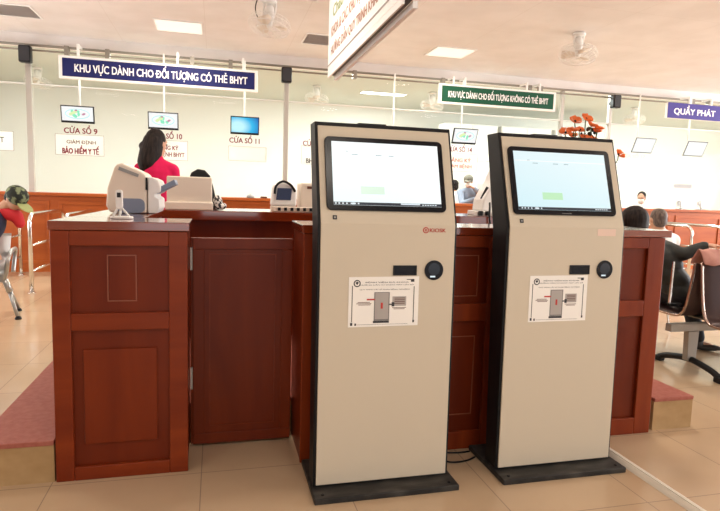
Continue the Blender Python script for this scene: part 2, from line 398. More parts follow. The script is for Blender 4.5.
# ------------------------------------------------------------------ platform step under the reception island
def step(label, x0, x1, y0, loc):
    t = thing('stone_step', label, 'step', loc)
    G().box(x0, x1, y0, 5.9, 0, .168).obj('riser', 'plywood', t)
    G().box(x0, x1, y0-.005, 5.9, .1685, .19).obj('stone_top', 'pink_stone', t, bevel=.003)
step('pink stone step with bare tan front left of the wide wooden cabinet', -1.0, -.682, 2.63, (-.84, 4, 0))
step('pink stone step with bare tan front right of the long panelled cabinet', 2.432, 2.70, 2.63, (2.56, 4, 0))
step('pink stone platform floor inside the reception island', -.672, 2.43, 2.995, (.9, 4.4, 0))

# ------------------------------------------------------------------ reception island
def panel_front(g, gm, x0, x1, z0, z1, y, inset=(.09, .05), rects=()):
    """framed front: sunk field made by raised stiles, with thin mouldings"""
    for a0, a1, b0, b1, t in rects: gm.frame(a0, a1, b0, b1, t, XZ(y), 0, .004)

# left cabinet (end block)
lc = thing('reception_cabinet', 'wide dark wooden cabinet block at the left end of the reception island, printer behind', 'cabinet', (-.39, 2.8, 0))
Yf = 2.64
G().box(-.672, -.125, Yf, 2.985, 0.0, 1.11).obj('cabinet_body', 'wood_panel', lc)
g = G()
g.prism([(-.674, .0), (-.60, .0), (-.60, 1.11), (-.674, 1.11)], XZ(Yf), .0005, .02)
g.prism([(-.20, .0), (-.12, .0), (-.12, 1.11), (-.20, 1.11)], XZ(Yf), .0005, .02)
for b0, b1 in ((0, .062), (.675, .752), (1.045, 1.11)): g.prism([(-.60, b0), (-.20, b0), (-.20, b1), (-.60, b1)], XZ(Yf), .0005, .0195)
g.obj('face_frame', 'wood_h', lc, bevel=.004)
G().frame(-.455, -.335, .80, 1.005, .0045, XZ(Yf), .0005, .005).obj('moulding', 'mould', lc)
G().prism([(-.558, .16), (-.252, .16), (-.252, .59), (-.558, .59)], XZ(Yf), .0005, .012).obj('raised_panel', 'wood_mid', lc, bevel=.006)
G().box(-.680, -.112, 2.615, 2.985, 1.112, 1.15).obj('worktop', 'wood_top', lc, bevel=.003)

# return counter running back behind the left cabinet
rc = thing('reception_counter', 'narrow polished wooden return counter under the white printer', 'counter', (-.5, 3.6, .19))
G().box(-.66, -.36, 2.992, 4.14, .191, 1.11).obj('counter_body', 'wood', rc)
G().box(-.672, -.345, 2.988, 4.14, 1.112, 1.15).obj('worktop', 'wood_top', rc, bevel=.003)

# back desk
bd = thing('reception_desk', 'long dark wooden desk behind the gate, equipment on its top', 'desk', (.9, 4.4, .19))
G().box(-.66, 2.69, 4.34, 4.38, .191, 1.08).obj('modesty_panel', 'wood_panel', bd)
g = G()
for x in (-.3, .62, 1.55, 2.4): G().box(x-.012, x+.012, 4.325, 4.34, .191, 1.08).obj('panel_batten', 'wood', bd)
for x in (-.64, 2.64): G().box(x-.02, x+.02, 4.38, 4.75, .191, 1.08).obj('side_panel', 'wood', bd)
G().box(-.672, 2.70, 4.15, 4.80, 1.083, 1.15).obj('worktop', 'wood_top', bd, bevel=.004)

# gate
gt = thing('low_gate', 'low reddish wooden gate closing the gap between two reception cabinets', 'gate', (.13, 2.88, .01))
G().box(-.119, .382, 2.885, 2.915, .012, 1.062).obj('gate_panel', 'wood_mid', gt, bevel=.003)
g = G().frame(-.108, .382, .012, 1.062, .055, XZ(2.885), .0005, .008); g.obj('gate_frame', 'wood_mid', gt, bevel=.003)
G().frame(-.03, .30, .10, .985, .006, XZ(2.885), .0005, .004).obj('moulding', 'wood_h', gt)
for z in (.36, .96): G().box(-.1195, -.109, 2.868, 2.8845, z-.055, z+.055).obj('hinge', 'alu', gt, label='metal hinge')

# right cabinet row
rcab = thing('reception_cabinet', 'long panelled wooden counter cabinet standing behind the two kiosks', 'cabinet', (1.4, 2.8, 0))
Yr = 2.625
G().box(.40, 2.386, Yr, 2.985, 0.0, 1.11).obj('cabinet_body', 'wood_panel', rcab)
g = G()
xs = [.40, .50, 1.05, 1.13, 1.335, 1.43, 1.98, 2.05, 2.29, 2.42]
for a0, a1 in ((.395, .47), (.98, 1.06), (1.34, 1.44), (1.95, 2.03), (2.285, 2.39)): g.prism([(a0, 0), (a1, 0), (a1, 1.11), (a0, 1.11)], XZ(Yr), .0005, .02)
for a0, a1 in ((.47, .98), (1.06, 1.34), (1.44, 1.95), (2.03, 2.285)):
    for b0, b1 in ((0, .095), (.675, .765), (1.05, 1.11)): g.prism([(a0, b0), (a1, b0), (a1, b1), (a0, b1)], XZ(Yr), .0005, .0195)
g.obj('face_frame', 'wood', rcab, bevel=.004)
g = G()
for a0, a1 in ((.53, .92), (1.115, 1.29), (1.5, 1.89), (2.07, 2.14)):
    for b0, b1 in ((.80, 1.01), (.18, .595)): G().frame(a0, a1, b0, b1, .0045, XZ(Yr), .0005, .005).obj('moulding', 'mould', rcab)
G().box(.388, 2.425, 2.60, 2.985, 1.112, 1.15).obj('worktop', 'wood_top', rcab, bevel=.003)

# ------------------------------------------------------------------ kiosks
def kiosk(x0, label, variant):
    KY = 2.312; W = .626
    k = thing('self_service_kiosk', label, 'kiosk', (x0+W/2, KY+.06, 0), 'information kiosks')
    G().box(x0-.010, x0+.642, 2.218, 2.592, 0, .026).obj('base_plate', 'base_plate', k, bevel=.004)
    for bx in (x0+.03, x0+.605): G().lathe([(.008, .0261), (.008, .029), (.005, .031), (0, .031)], bx, 2.25, 10).obj('bolt', 'black', k)
    bo = [(.012, .0265), (.031, 1.170), (.166, 1.6055), (.280, 1.6055), (.165, 1.15), (.115, .0265)]
    G().prism([(KY+a, b) for a, b in bo], lambda a, b, d: (d, a, b), x0, x0+W).obj('body', 'black_metal', k, bevel=.003)
    # bent front panel
    f = [(.003, .035), (.022, 1.1735), (.1540, 1.588)]; t = .0085
    o = [(KY+a, b) for a, b in f]+[(KY+a+t, b) for a, b in f[::-1]]
    G().prism(o, lambda a, b, d: (d, a, b), x0+.012, x0+W-.012).obj('front_panel', 'beige', k, bevel=.002)
    G().box(x0+.20, x0+.33, KY+.19, KY+.26, 1.6057, 1.613).obj('top_cover', 'black', k, bevel=.002)
    n = Vector((0, -.4145, .132)).normalized(); s = Vector((0, .132, .4145)).normalized(); p0 = Vector((x0, KY+.022, 1.1735))
    K = .975; T = lambda a, b, d: tuple(p0+Vector((a*K+.002, 0, 0))+s*(b*K)+n*d)
    TM = lambda a, b, d: Matrix.Translation(p0+Vector((a*K+.002, 0, 0))+s*(b*K)+n*d) @ Matrix(((1, 0, 0, 0), (0, s.y, n.y, 0), (0, s.z, n.z, 0), (0, 0, 0, 1)))
    e0, e1 = (.036, .586) if variant == 0 else (.031, .588)
    S0, S1 = (.066, .562) if variant == 0 else (.057, .558)
    G().prism(rrect(e0, e1, .058, .394, .022), T, .0005, .010).obj('screen_bezel', 'gloss_black', k, bevel=.002)
    scr = G().prism([(S0, .081), (S1, .081), (S1, .371), (S0, .371)], T, .0102, .0108).obj('screen', 'scr_a' if variant == 0 else 'scr_b', k)
    G().prism([(S0, .0815), (S1, .0815), (S1, .0945), (S0, .0945)], T, .0109, .0112).obj('taskbar', 'e_bar', scr)
    g = G()
    for a in (.072, .087, .104, .121, .141, .157, .173): g.prism([(a, .085), (a+.007, .085), (a+.007, .0915), (a, .0915)], T, .0113, .0115)
    for i in range(6): g.prism([(.47+i*.012, .086), (.478+i*.012, .086), (.478+i*.012, .0905), (.47+i*.012, .0905)], T, .0113, .0115)
    g.prism([(.147, .084), (.16, .084), (.16, .0925), (.147, .0925)], T, .0113, .0115)
    if variant == 0: g.prism([(.37, .087), (.46, .087), (.46, .0935), (.37, .0935)], T, .0113, .0115)
    g.obj('taskbar_icons', 'e_icon', scr)
    G().prism([(.19, .132), (.298, .132), (.298, .167), (.19, .167)], T, .0109, .0112).obj('green_button', 'e_green' if variant else 'e_pale_green', scr)
    G().prism([(S0+.004, .322), (S1-.004, .322), (S1-.004, .326), (S0+.004, .326)], T, .0109, .0112).obj('header_line', 'e_head', scr)
    g = G()
    for a, w in ((.155, .028), (.265, .028), (.325, .024)): G().prism([(a, .311), (a+w, .311), (a+w, .314), (a, .314)], T, .0109, .0112).obj('screen_text', 'e_text', scr)
    g.prism([(.128, .325), (.14, .325), (.14, .328), (.128, .328)], T, .0109, .0112)
    g.obj('screen_text', 'e_text', scr)
    if variant == 1: G().text('touch', .05, .006, TM(.31, .066, .0101), .01, .0004).obj('maker_mark', 'grey', k)
    # small square sensor below the screen
    g = G().prism([(.062, .018), (.080, .018), (.080, .036), (.062, .036)], T, .0005, .003); sq = g.obj('sensor', 'ink', k)
    G().prism([(.067, .023), (.075, .023), (.075, .031), (.067, .031)], T, .0031, .0036).obj('sensor_window', 'grey', sq)
    # lower plane
    sl = (.022-.003)/(1.1735-.035); Ln = Vector((0, -1, sl)).normalized(); Ls = Vector((0, sl, 1)).normalized(); q0 = Vector((x0, KY+.003, .035))
    ZB = lambda b: 1.3+(b-1.3)*K-.035; F = lambda a, b, d: tuple(q0+Vector((a*K+.002, 0, 0))+Ls*ZB(b)+Ln*d)
    FM = lambda a, b, d: Matrix.Translation(q0+Vector((a*K+.002, 0, 0))+Ls*ZB(b)+Ln*d) @ Matrix(((1, 0, 0, 0), (0, Ls.y, Ln.y, 0), (0, Ls.z, Ln.z, 0), (0, 0, 0, 1)))
    sx = .342 if variant == 0 else .340
    g = G().frame(sx-.004, sx+.107, .944, .989, .006, F, .0005, .003)
    sl_ = g.obj('printer_slot', 'black', k)
    G().prism([(sx+.002, .950), (sx+.101, .950), (sx+.101, .983), (sx+.002, .983)], F, .0005, .0015).obj('slot_mouth', 'gloss_black', sl_)
    cx = .531
    ring = [(cx+.045*cos(t*pi/16), .967+.045*sin(t*pi/16)) for t in range(32)]
    sw = G().prism(ring, F, .0005, .004).obj('scanner_window', 'gloss_black', k, bevel=.001)
    G().prism([(cx-.018, .935), (cx+.006, .935), (cx+.006, .942), (cx-.018, .942)], F, .0042, .005).obj('scanner_light', 'e_icon', sw)
    G().prism([(cx+.028*cos(t*pi/12), .972+.028*sin(t*pi/12)) for t in range(24)], F, .0042, .0048).obj('scanner_lens', 'lens', sw)
    # instruction sheet
    sx0, sx1 = (.138, .462) if variant == 0 else (.127, .440)
    z0, z1 = .715, .940
    G_ = F
    nt = G().prism([(sx0, z0), (sx1, z0+.002), (sx1, z1), (sx0, z1-.002)], F, .0005, .0013).obj('notice_sheet', 'paper', k)
    w = sx1-sx0; U = lambda u: sx0+u*w; V = lambda v: z0+v*(z1-z0); D0, D1 = .0014, .0017
    R = lambda g, u0, u1, v0, v1: g.prism([(U(u0), V(v0)), (U(u1), V(v0)), (U(u1), V(v1)), (U(u0), V(v1))], F, D0, D1)
    g = G()
    R(g, .045, .056, .10, .82); R(g, .925, .936, .10, .80); R(g, .82, .93, .93, .945); R(g, .88, .93, .89, .93); R(g, .03, .06, .03, .09); R(g, .09, .115, .03, .075); R(g, .92, .945, .07, .12); R(g, .13, .85, .045, .05)
    g.obj('printed_border', 'ink', nt)
    g = G().text('BỆNH VIỆN ĐA KHOA', w*.60, .0075, FM(U(.54), V(.885), 0), .015, .0016)
    g.text('HƯỚNG DẪN SỬ DỤNG MÁY LẤY SỐ', w*.74, .0065, FM(U(.54), V(.835), 0), .015, .0016)
    g.text('QUY TRÌNH LẤY SỐ KHÁM BỆNH TỰ ĐỘNG', w*.70, .0065, FM(U(.51), V(.745), 0), .015, .0016)
    g.obj('printed_text', 'ink', nt)
    em = G().prism([(U(.115)+.016*cos(t*pi/10), V(.865)+.016*sin(t*pi/10)) for t in range(20)], F, D0, D1).obj('emblem', 'ink', nt)
    G().prism([(U(.115)+.011*cos(t*pi/10), V(.865)+.011*sin(t*pi/10)) for t in range(20)], F, D1+.0001, D1+.0003).obj('emblem_ring', 'paper', em)
    G().prism([(U(.115)-.008, V(.88)), (U(.115), V(.835)), (U(.115)+.008, V(.88)), (U(.115), V(.905))], F, D1+.0004, D1+.0006).obj('emblem_mark', 'ink', em)
    pk = R(G(), .36, .58, .12, .69).obj('printed_kiosk', 'grey_side', nt)
    G().prism([(U(.375), V(.15)), (U(.565), V(.15)), (U(.565), V(.675)), (U(.375), V(.675))], F, D1+.0001, D1+.0003).obj('printed_kiosk_face', 'vent', pk)
    R(G(), .35, .58, .075, .118).obj('printed_kiosk_base', 'ink', nt)
    R(G(), .255, .38, .53, .56).obj('red_arrow', 'red_ink', nt); g = G().prism([(U(.455), V(.36)), (U(.485), V(.36)), (U(.485), V(.48)), (U(.455), V(.48))], F, D1+.0004, D1+.0006)
    g.obj('red_mark', 'red_ink', nt)
    g = R(G(), .53, .62, .43, .455); g.prism([(U(.61), V(.40)), (U(.65), V(.40)), (U(.65), V(.485)), (U(.61), V(.485))], F, D1+.0001, D1+.0003); g.obj('dark_arrow', 'ink', nt)
    R(G(), .62, .82, .41, .60).obj('printed_ticket', 'vent', nt)
    g = G()
    for v, a, b in ((.49, .13, .30), (.465, .11, .32), (.44, .14, .31), (.375, .62, .82), (.35, .64, .80)): R(g, a, b, v-.006, v+.006)
    g.obj('printed_captions', 'brown_ink', nt); g = G()
    for v in (.455, .49, .525, .56): g.prism([(U(.65), V(v)), (U(.80), V(v)), (U(.80), V(v+.014)), (U(.65), V(v+.014))], F, D1+.0001, D1+.0003)
    g.obj('printed_ticket_lines', 'brown_ink', nt)
    if variant == 0:
        cxl, cs = .486, -.014
        cz = -.016
        g = G()
        ringp = [(cxl+.014*cos(t*pi/12), .0-.018+.014*sin(t*pi/12)) for t in range(24)]
        P = lambda a, b, d: F(a, b+1.165, d)
        lg = g.prism(ringp, P, .0005, .0012).obj('logo_disc', 'red_ink', k)
        G().prism([(cxl+.0095*cos(t*pi/12), -.018+.0095*sin(t*pi/12)) for t in range(24)], P, .0013, .0015).obj('logo_ring', 'beige', lg)
        G().text('e', .009, .010, FM(cxl, 1.147, .0016), .03, .0002).obj('logo_letter', 'red_ink', lg)
        G().text('KIOSK', .075, .0165, FM(cxl+.057, 1.147, .0005), .02, .0006).obj('logo_word', 'red_ink', k)
    else:
        P = lambda a, b, d: F(a, b+1.165, d)
        G().prism([(.480, -.034), (.582, -.034), (.582, .0), (.480, .0)], P, .0005, .0012).obj('sticker', 'sticker', k, label='pale pink sticker')
    return k
kiosk(.413, 'left self-service kiosk with a red logo under its pale lit screen', 0)
kiosk(1.283, 'right self-service kiosk with a pale pink sticker under its bluish screen', 1)
tag(G().tube(smooth_path([(1.062, 2.53, .005), (1.12, 2.47, .005), (1.20, 2.47, .005), (1.266, 2.50, .005)]), .0045, 6).obj('power_cable', 'black', smooth=True), 'thin black cable on the floor between the two kiosks, front loop', 'cable', 'floor cables')
tag(G().tube(smooth_path([(1.062, 2.585, .005), (1.12, 2.575, .005), (1.2, 2.56, .005), (1.266, 2.565, .005)]), .0045, 6).obj('power_cable', 'black', smooth=True), 'thin black cable on the floor between the two kiosks, rear strand by the wood', 'cable', 'floor cables')
# floor trunking on the right
ct = thing('cable_trunking', 'pale floor trunking strip running out from behind the right kiosk', 'trunking', (1.99, 1.4, 0))
G().prism([(1.955, 0), (2.03, 0), (2.022, .008), (2.008, .016), (1.977, .016), (1.963, .008)], lambda a, b, d: (a, d, b), .2, 2.62).obj('cover', 'strip', ct)
G().prism([(1.985, .0162), (2.0, .0162), (2.0, .019), (1.985, .019)], lambda a, b, d: (a, d, b), .2, 2.62).obj('ridge', 'strip', ct)

# ------------------------------------------------------------------ equipment on the reception island
# printer on the return counter
pr = thing('printer', 'large white desktop printer on the left return counter with grey paper arm', 'printer', (-.45, 3.6, 1.15))
def XY(a, b, d): return (a, d, b)
body = [(-.575, 1.153), (-.595, 1.19), (-.588, 1.29), (-.55, 1.405), (-.534, 1.424), (-.508, 1.431), (-.409, 1.388), (-.385, 1.37), (-.378, 1.33), (-.378, 1.153)]
G().prism(body, XY, 3.45, 3.80).obj('housing', 'ivory', pr, bevel=.012)
sidep = [(-.374, 1.153), (-.374, 1.36), (-.35, 1.358), (-.318, 1.343), (-.303, 1.30), (-.306, 1.275), (-.335, 1.262), (-.335, 1.25), (-.312, 1.235), (-.310, 1.18), (-.325, 1.153)]
G().prism(sidep, XY, 3.45, 3.80).obj('side_unit', 'white', pr, bevel=.008)
G().box(-.384, -.374, 3.44, 3.449, 1.285, 1.355).obj('seam', 'black', pr)
G().prism(rrect(-.54, -.39, 1.154, 1.235, .03), XZ(3.45), .0005, .006).obj('output_mouth', 'bluegrey', pr)
G().prism([(-.528, 1.392), (-.425, 1.355), (-.42, 1.372), (-.522, 1.41)], XZ(3.45), .0005, .006).obj('control_panel', 'grey', pr)
G().prism([(-.330, 1.262), (-.222, 1.322), (-.232, 1.35), (-.305, 1.308), (-.302, 1.30), (-.328, 1.282)], XY, 3.47, 3.70).obj('paper_arm', 'bluegrey', pr, bevel=.003)
# small stand scanner in front of it
st = thing('desk_scanner', 'small white stand device on the left cabinet top in front of the printer', 'scanner', (-.43, 2.86, 1.15))
G().prism(rrect(-.475, -.375, 2.82, 2.90, .03), lambda a, b, d: (a, b, d), 1.1505, 1.162).obj('base', 'white', st, bevel=.004)
G().tube([(-.435, 2.86, 1.162), (-.43, 2.86, 1.19), (-.431, 2.86, 1.23)], .006, 8).tube([(-.462, 2.85, 1.162), (-.442, 2.86, 1.20)], .005, 8).tube([(-.39, 2.85, 1.162), (-.424, 2.86, 1.20)], .005, 8).obj('stand', 'white', st, smooth=True)
G().prism(rrect(-.447, -.417, 1.195, 1.285, .012), XZ(2.85), 0, .02).obj('handset', 'white', st, bevel=.004)
G().box(-.440, -.424, 2.826, 2.83, 1.25, 1.272).obj('button', 'ink', st)
# cream box on the desk, chair behind it
mb = thing('cream_machine', 'plain cream boxy machine on the reception desk in front of the woman', 'machine', (-.17, 4.4, 1.15))
G().box(-.335, -.026, 4.26, 4.55, 1.152, 1.385).obj('casing', 'ivory', mb, bevel=.008)
G().box(-.345, -.020, 4.24, 4.56, 1.1505, 1.205).obj('foot_tray', 'ivory', mb, bevel=.006)
tag(G().ell((.015, 4.33, 1.205), (.035, .05, .054)).ell((.03, 4.33, 1.18), (.05, .05, .029)).obj('patterned_pouch', 'check', smooth=True), 'small black and white patterned pouch leaning on the cream machine', 'pouch')
ch = thing('office_chair', 'black office chair back showing above the cream machine', 'chair', (-.11, 5.02, .19))
G().prism([(-.27, 1.14), (-.25, 1.0), (.0, 1.0), (.02, 1.14), (-.02, 1.33), (-.045, 1.41), (-.085, 1.452), (-.14, 1.46), (-.19, 1.43), (-.23, 1.33)], XY, 4.80, 4.86).obj('backrest', 'black', ch, bevel=.015)
G().prism(rrect(-.33, .11, 4.86, 5.27, .08), lambda a, b, d: (a, b, d), .62, .69).obj('seat', 'black', ch, bevel=.015)
G().tube([(-.11, 4.83, 1.02), (-.11, 4.85, .75), (-.11, 4.95, .63)], .018, 8).obj('back_support', 'black', ch)
G().tube([(-.11, 5.05, .27), (-.11, 5.05, .62)], .025, 12).obj('column', 'chrome', ch)
for i in range(5):
    a = radians(72*i+18); e = (-.11+.24*cos(a), 5.05+.24*sin(a))
    leg = G().tube([(-.11, 5.05, .275), (e[0], e[1], .245)], .018, 8).obj('leg', 'black', ch)
    G().ell((e[0], e[1], .2155), (.024, .024, .0245), u=12, v=8).obj('castor', 'black', leg, smooth=True)

# terminal on the desk left of the kiosk
tm = thing('desk_terminal', 'white desk terminal with dark tilted display and black cable, left of the kiosk', 'terminal', (.5, 4.35, 1.15))
G().prism([(.405, 1.19), (.60, 1.19), (.60, 1.31), (.57, 1.36), (.47, 1.37), (.42, 1.34)], XY, 4.34, 4.46).obj('casing', 'white', tm, bevel=.015)
G().prism([(.44, 1.235), (.552, 1.235), (.560, 1.325), (.452, 1.325)], XZ(4.338), 0, .012).obj('display', 'dark_screen', tm, bevel=.003)
G().tube(smooth_path([(.43, 4.33, 1.28), (.44, 4.33, 1.34), (.49, 4.33, 1.375), (.55, 4.33, 1.35), (.585, 4.33, 1.30)]), .009, 8).obj('coiled_cable', 'black', tm, smooth=True)
G().box(.41, .60, 4.34, 4.48, 1.151, 1.189).obj('stand', 'ivory', tm, bevel=.006)
cb = thing('receipt_box', 'pale pinkish plastic machine beside the dark-display terminal', 'machine', (.72, 4.4, 1.15))
G().box(.632, .86, 4.36, 4.58, 1.152, 1.37).obj('casing', 'ivory', cb, bevel=.012)
G().prism([(.68, 1.325), (.80, 1.325), (.80, 1.345), (.68, 1.345)], XZ(4.36), 0, .003).obj('slot', 'brown_ink', cb)
ps = thing('power_strip', 'ivory power strip with a row of dark sockets at the left desk edge', 'power strip', (.62, 4.27, 1.15))
G().box(.42, .82, 4.24, 4.30, 1.151, 1.187).obj('housing', 'ivory', ps, bevel=.004)
for i in range(8):
    x = .445+i*.047; big = i in (5, 6)
    G().box(x, x+(.034 if big else .022), 4.232 if not big else 4.215, 4.24, 1.158, 1.182).obj('socket' if not big else 'plug', 'black', ps, bevel=.002)
tag(G().tube(smooth_path([(.70, 4.21, 1.17), (.70, 4.13, 1.15), (.705, 4.125, 1.11), (.70, 4.13, 1.05), (.69, 4.15, .9)]), .006, 6).obj('hanging_cable', 'black', smooth=True), 'black cable hanging over the desk edge left of the kiosk', 'cable')
# between the kiosks
wt = thing('white_terminal', 'tall white counter machine on the desk between the two kiosks', 'machine', (2.2, 4.5, 1.15))
G().prism([(2.15, 1.19), (2.38, 1.19), (2.38, 1.52), (2.35, 1.545), (2.29, 1.545), (2.25, 1.44), (2.20, 1.36), (2.16, 1.28)], XY, 4.36, 4.56).obj('casing', 'white', wt, bevel=.012)
G().prism([(2.245, 1.37), (2.305, 1.37), (2.305, 1.435), (2.255, 1.435)], XZ(4.36), 0, .003).obj('patch', 'vent', wt, label='grey square patch')
G().box(2.12, 2.39, 4.34, 4.58, 1.151, 1.189).obj('stand', 'white', wt, bevel=.006)
G().tube([(2.125, 4.345, 1.29), (2.18, 4.345, 1.385)], [.006, .012], 8).obj('handset', 'black', wt)
ps2 = thing('power_strip', 'white power strip with big black plugs on the desk between the kiosks', 'power strip', (2.2, 4.22, 1.15))
G().box(2.03, 2.38, 4.21, 4.26, 1.151, 1.185).obj('housing', 'white', ps2, bevel=.004)
for x in (2.04, 2.10, 2.18, 2.215, 2.30): G().box(x, x+.032, 4.175, 4.209, 1.156, 1.192).obj('plug', 'black', ps2, bevel=.006)
tag(G().tube(smooth_path([(2.13, 4.19, 1.26), (2.12, 4.165, 1.22), (2.105, 4.135, 1.16), (2.11, 4.125, 1.1), (2.13, 4.13, 1.03)]), .008, 6).obj('hanging_cable', 'black', smooth=True), 'black cable hanging over the desk edge between the two kiosks', 'cable')

# flower arrangement behind the right kiosk
fl = thing('flower_arrangement', 'bunch of artificial orange flowers rising behind the right kiosk', 'flowers', (2.02, 2.86, 1.15))
vz = 1.151
G().lathe([(.035, vz), (.06, vz+.02), (.065, vz+.09), (.04, vz+.17), (.045, vz+.2), (.038, vz+.2), (.032, vz+.17), (.03, vz+.16)], 2.02, 2.86, 20).obj('vase', 'white', fl, smooth=True)
heads = [(1.930, 1.74, .038, 0), (2.012, 1.76, .038, .2), (1.860, 1.672, .036, -.3), (1.905, 1.685, .034, .1), (2.024, 1.722, .032, .3), (2.068, 1.708, .036, .2), (2.078, 1.662, .034, .4), (2.225, 1.572, .034, .8), (1.975, 1.65, .03, 0), (1.945, 1.665, .028, -.2), (2.05, 1.69, .03, .1), (1.99, 1.70, .026, -.1)]
for i, (hx, hz, r, tl) in enumerate(heads):
    hy = 2.85+random.uniform(-.05, .06)
    G().tube(smooth_path([(2.02, 2.86, vz+.17), (2.02+(hx-2.02)*.3, 2.86, vz+.30), (hx-(hx-2.02)*.1, hy, hz-.06), (hx, hy, hz-.012)], 4), .003, 6).obj('stem', 'leaf', fl)
    r *= .86; g = G(); ax = Vector((tl+(hx-2.0)*1.2, random.uniform(-.9, -.2), 1)).normalized(); Q = Vector((0, 0, 1)).rotation_difference(ax).to_matrix().to_4x4()
    for p in range(5):
        a0 = 2*pi*p/5+random.random()*.3
        grid = []
        for u in range(4):
            t = u/3; row = []
            for v in range(5):
                q = (v-2)/2; a = a0+q*.75*(t**.5+.15)*(1-.25*t)
                rad = r*(.12+t*(1-.12*q*q)); z = r*(.05+.65*t**1.5+.12*math.sin(q*5+p)*t)
                row.append(g.bm.verts.new(Matrix.Translation((hx, hy, hz-.012)) @ Q @ Vector((rad*cos(a), rad*sin(a), z))))
            grid.append(row)
        for u in range(3):
            for v in range(4): g.bm.faces.new((grid[u][v], grid[u][v+1], grid[u+1][v+1], grid[u+1][v]))
    b = g.obj('blossom', 'orange', fl, smooth=True, flip=False)
    so = b.modifiers.new('thick', 'SOLIDIFY'); so.thickness = .0015
    G().ell((hx, hy-.004, hz-.004), (.007, .007, .007), u=10, v=6).obj('flower_centre', 'twig', b)
for i in range(7):
    a = random.uniform(-.06, .05); h = random.uniform(.46, .53)
    G().tube(smooth_path([(2.02, 2.86, vz+.17), (2.0+a*.5, 2.85, vz+.38), (1.99+a, 2.83, vz+h), (1.99+a*1.5+.02, 2.82, vz+h-.03)], 4), .0022, 6).obj('twig', 'twig', fl)
g = G()
for i in range(6): g.ell((2.02+random.uniform(-.03, .03), 2.83+random.uniform(-.02, .02), 1.70+random.uniform(-.03, .02)), (.009, .009, .012), u=8, v=6)
g.obj('seed_cluster', 'twig', fl, smooth=True)

# ------------------------------------------------------------------ signs, monitors, lettering on the partition
def sign(name, label, x0, x1, z0, z1, fm, txt, tw, th, tx, hang, border=.05):
    s = thing(name, label, 'sign', ((x0+x1)/2, 9.05, z0))
    G().box(x0, x1, 9.05, 9.11, z0, z1).obj('frame', 'sign_white', s, bevel=.008)
    fp = G().prism([(x0+border, z0+border*.7), (x1-border, z0+border*.7), (x1-border, z1-border*.7), (x0+border, z1-border*.7)], XZ(9.05), .0005, .004).obj('face', fm, s)
    G().text(txt, tw, th, face_mx(tx, 9.045, (z0+z1)/2+.012), .028, .001).obj('lettering', 'text_white', fp)
    for h in hang: G().box(h-.014, h+.014, 9.07, 9.10, z1-.002, 3.29).box(h-.014, h+.014, 9.10, 9.315, 3.265, 3.29).obj('hanger', 'sign_white', s)
    return s
sign('hanging_sign', 'long navy blue hanging sign with white lettering over the left counter windows', -2.15, .622, 2.795, 3.115, 'sign_blue', 'KHU VỰC DÀNH CHO ĐỐI TƯỢNG CÓ THẺ BHYT', 2.40, .20, -.74, (-1.9, -.55, .4))
sign('hanging_sign', 'dark green hanging sign with white lettering between the kiosk tops', 3.575, 5.76, 2.83, 3.16, 'sign_green', 'KHU VỰC DÀNH CHO ĐỐI TƯỢNG KHÔNG CÓ THẺ BHYT', 1.86, .185, 4.67, (3.84, 4.05, 5.2, 5.45))
sign('hanging_sign', 'short violet hanging sign at the right edge over the far counter', 8.09, 9.42, 2.87, 3.153, 'sign_purple', 'QUẦY PHÁT', .93, .19, 8.70, (8.6, 9.1), .004)

def monitor(x0, x1, z0, z1, label, picture, tilt=.16, bz=(.014, .028, .016), cas='black'):
    m = thing('hanging_monitor', label, 'monitor', ((x0+x1)/2, 9.15, z0), 'window monitors')
    hgt = z1-z0; cx = (x0+x1)/2
    T = lambda a, b, d: (a, 9.15-.0-(b-z0)*tilt-d, b)
    G().prism([(x0, z0), (x1, z0), (x1, z1), (x0, z1)], T, -.035 if cas == 'black' else -.012, 0).obj('casing', cas, m, bevel=.004)
    s = G().prism([(x0+bz[0], z0+bz[1]), (x1-bz[0], z0+bz[1]), (x1-bz[0], z1-bz[2]), (x0+bz[0], z1-bz[2])], T, .0005, .002).obj('screen', {'map': 'scr_map', 'desk': 'scr_desk', 'plain': 'scr_map'}[picture], m)
    if picture == 'map':
        w = x1-x0; cz = (z0+z1)/2+.006
        for nm, mt, pts, r in (('picture_ring', 'e_aqua', [(cx+.36*w*cos(t*pi/14), cz+.27*hgt*sin(t*pi/14)) for t in range(29)], .006),):
            g = G()
            g.tube([T(a, b, .0035) for a, b in pts[:-1]], r, 6, closed=True); g.obj(nm, mt, s)
        g = G(); rr = random.Random(int(x0*100))
        for i in range(7):
            a, b = cx+rr.uniform(-.16, .16)*w, cz+rr.uniform(-.16, .16)*hgt
            g.prism([(a+rr.uniform(.5, 1)*.028*cos(t), b+rr.uniform(.6, 1)*.03*sin(t)) for t in [k*pi/4 for k in range(8)]], T, .0021+i*.0003, .0023+i*.0003)
        g.obj('picture_centre', 'e_mint', s)
        g = G()
        for a, b in ((-.16, .02), (-.2, -.03), (-.1, .08), (-.06, .1)): g.prism([(cx+a*w+.024*cos(t), cz+b*hgt+.02*sin(t)) for t in [k*pi/4 for k in range(8)]], T, .0045, .0048)
        g.obj('picture_left', 'e_lime', s)
        g = G()
        for a, b in ((.2, .02), (-.04, .2), (.17, -.02)): g.prism([(cx+a*w+.02*cos(t), cz+b*hgt+.012*sin(t)) for t in [k*pi/4 for k in range(8)]], T, .005, .0053)
        g.obj('picture_accents', 'e_rose', s)
    G().tube([(cx, 9.29, z1-.06), (cx, 9.29, 3.30)], .014, 8).tube([(cx, 9.29, z1-.05), (cx, 9.165-hgt*tilt*.7, z1-.05)], .014, 8).obj('hanger_rod', 'sign_white', m)
    return m
monitor(-2.155, -1.712, 2.195, 2.435, 'hanging monitor with green map picture above window 9', 'map')
monitor(-.978, -.545, 2.168, 2.418, 'hanging monitor with green map picture above window 10, behind the woman', 'map')
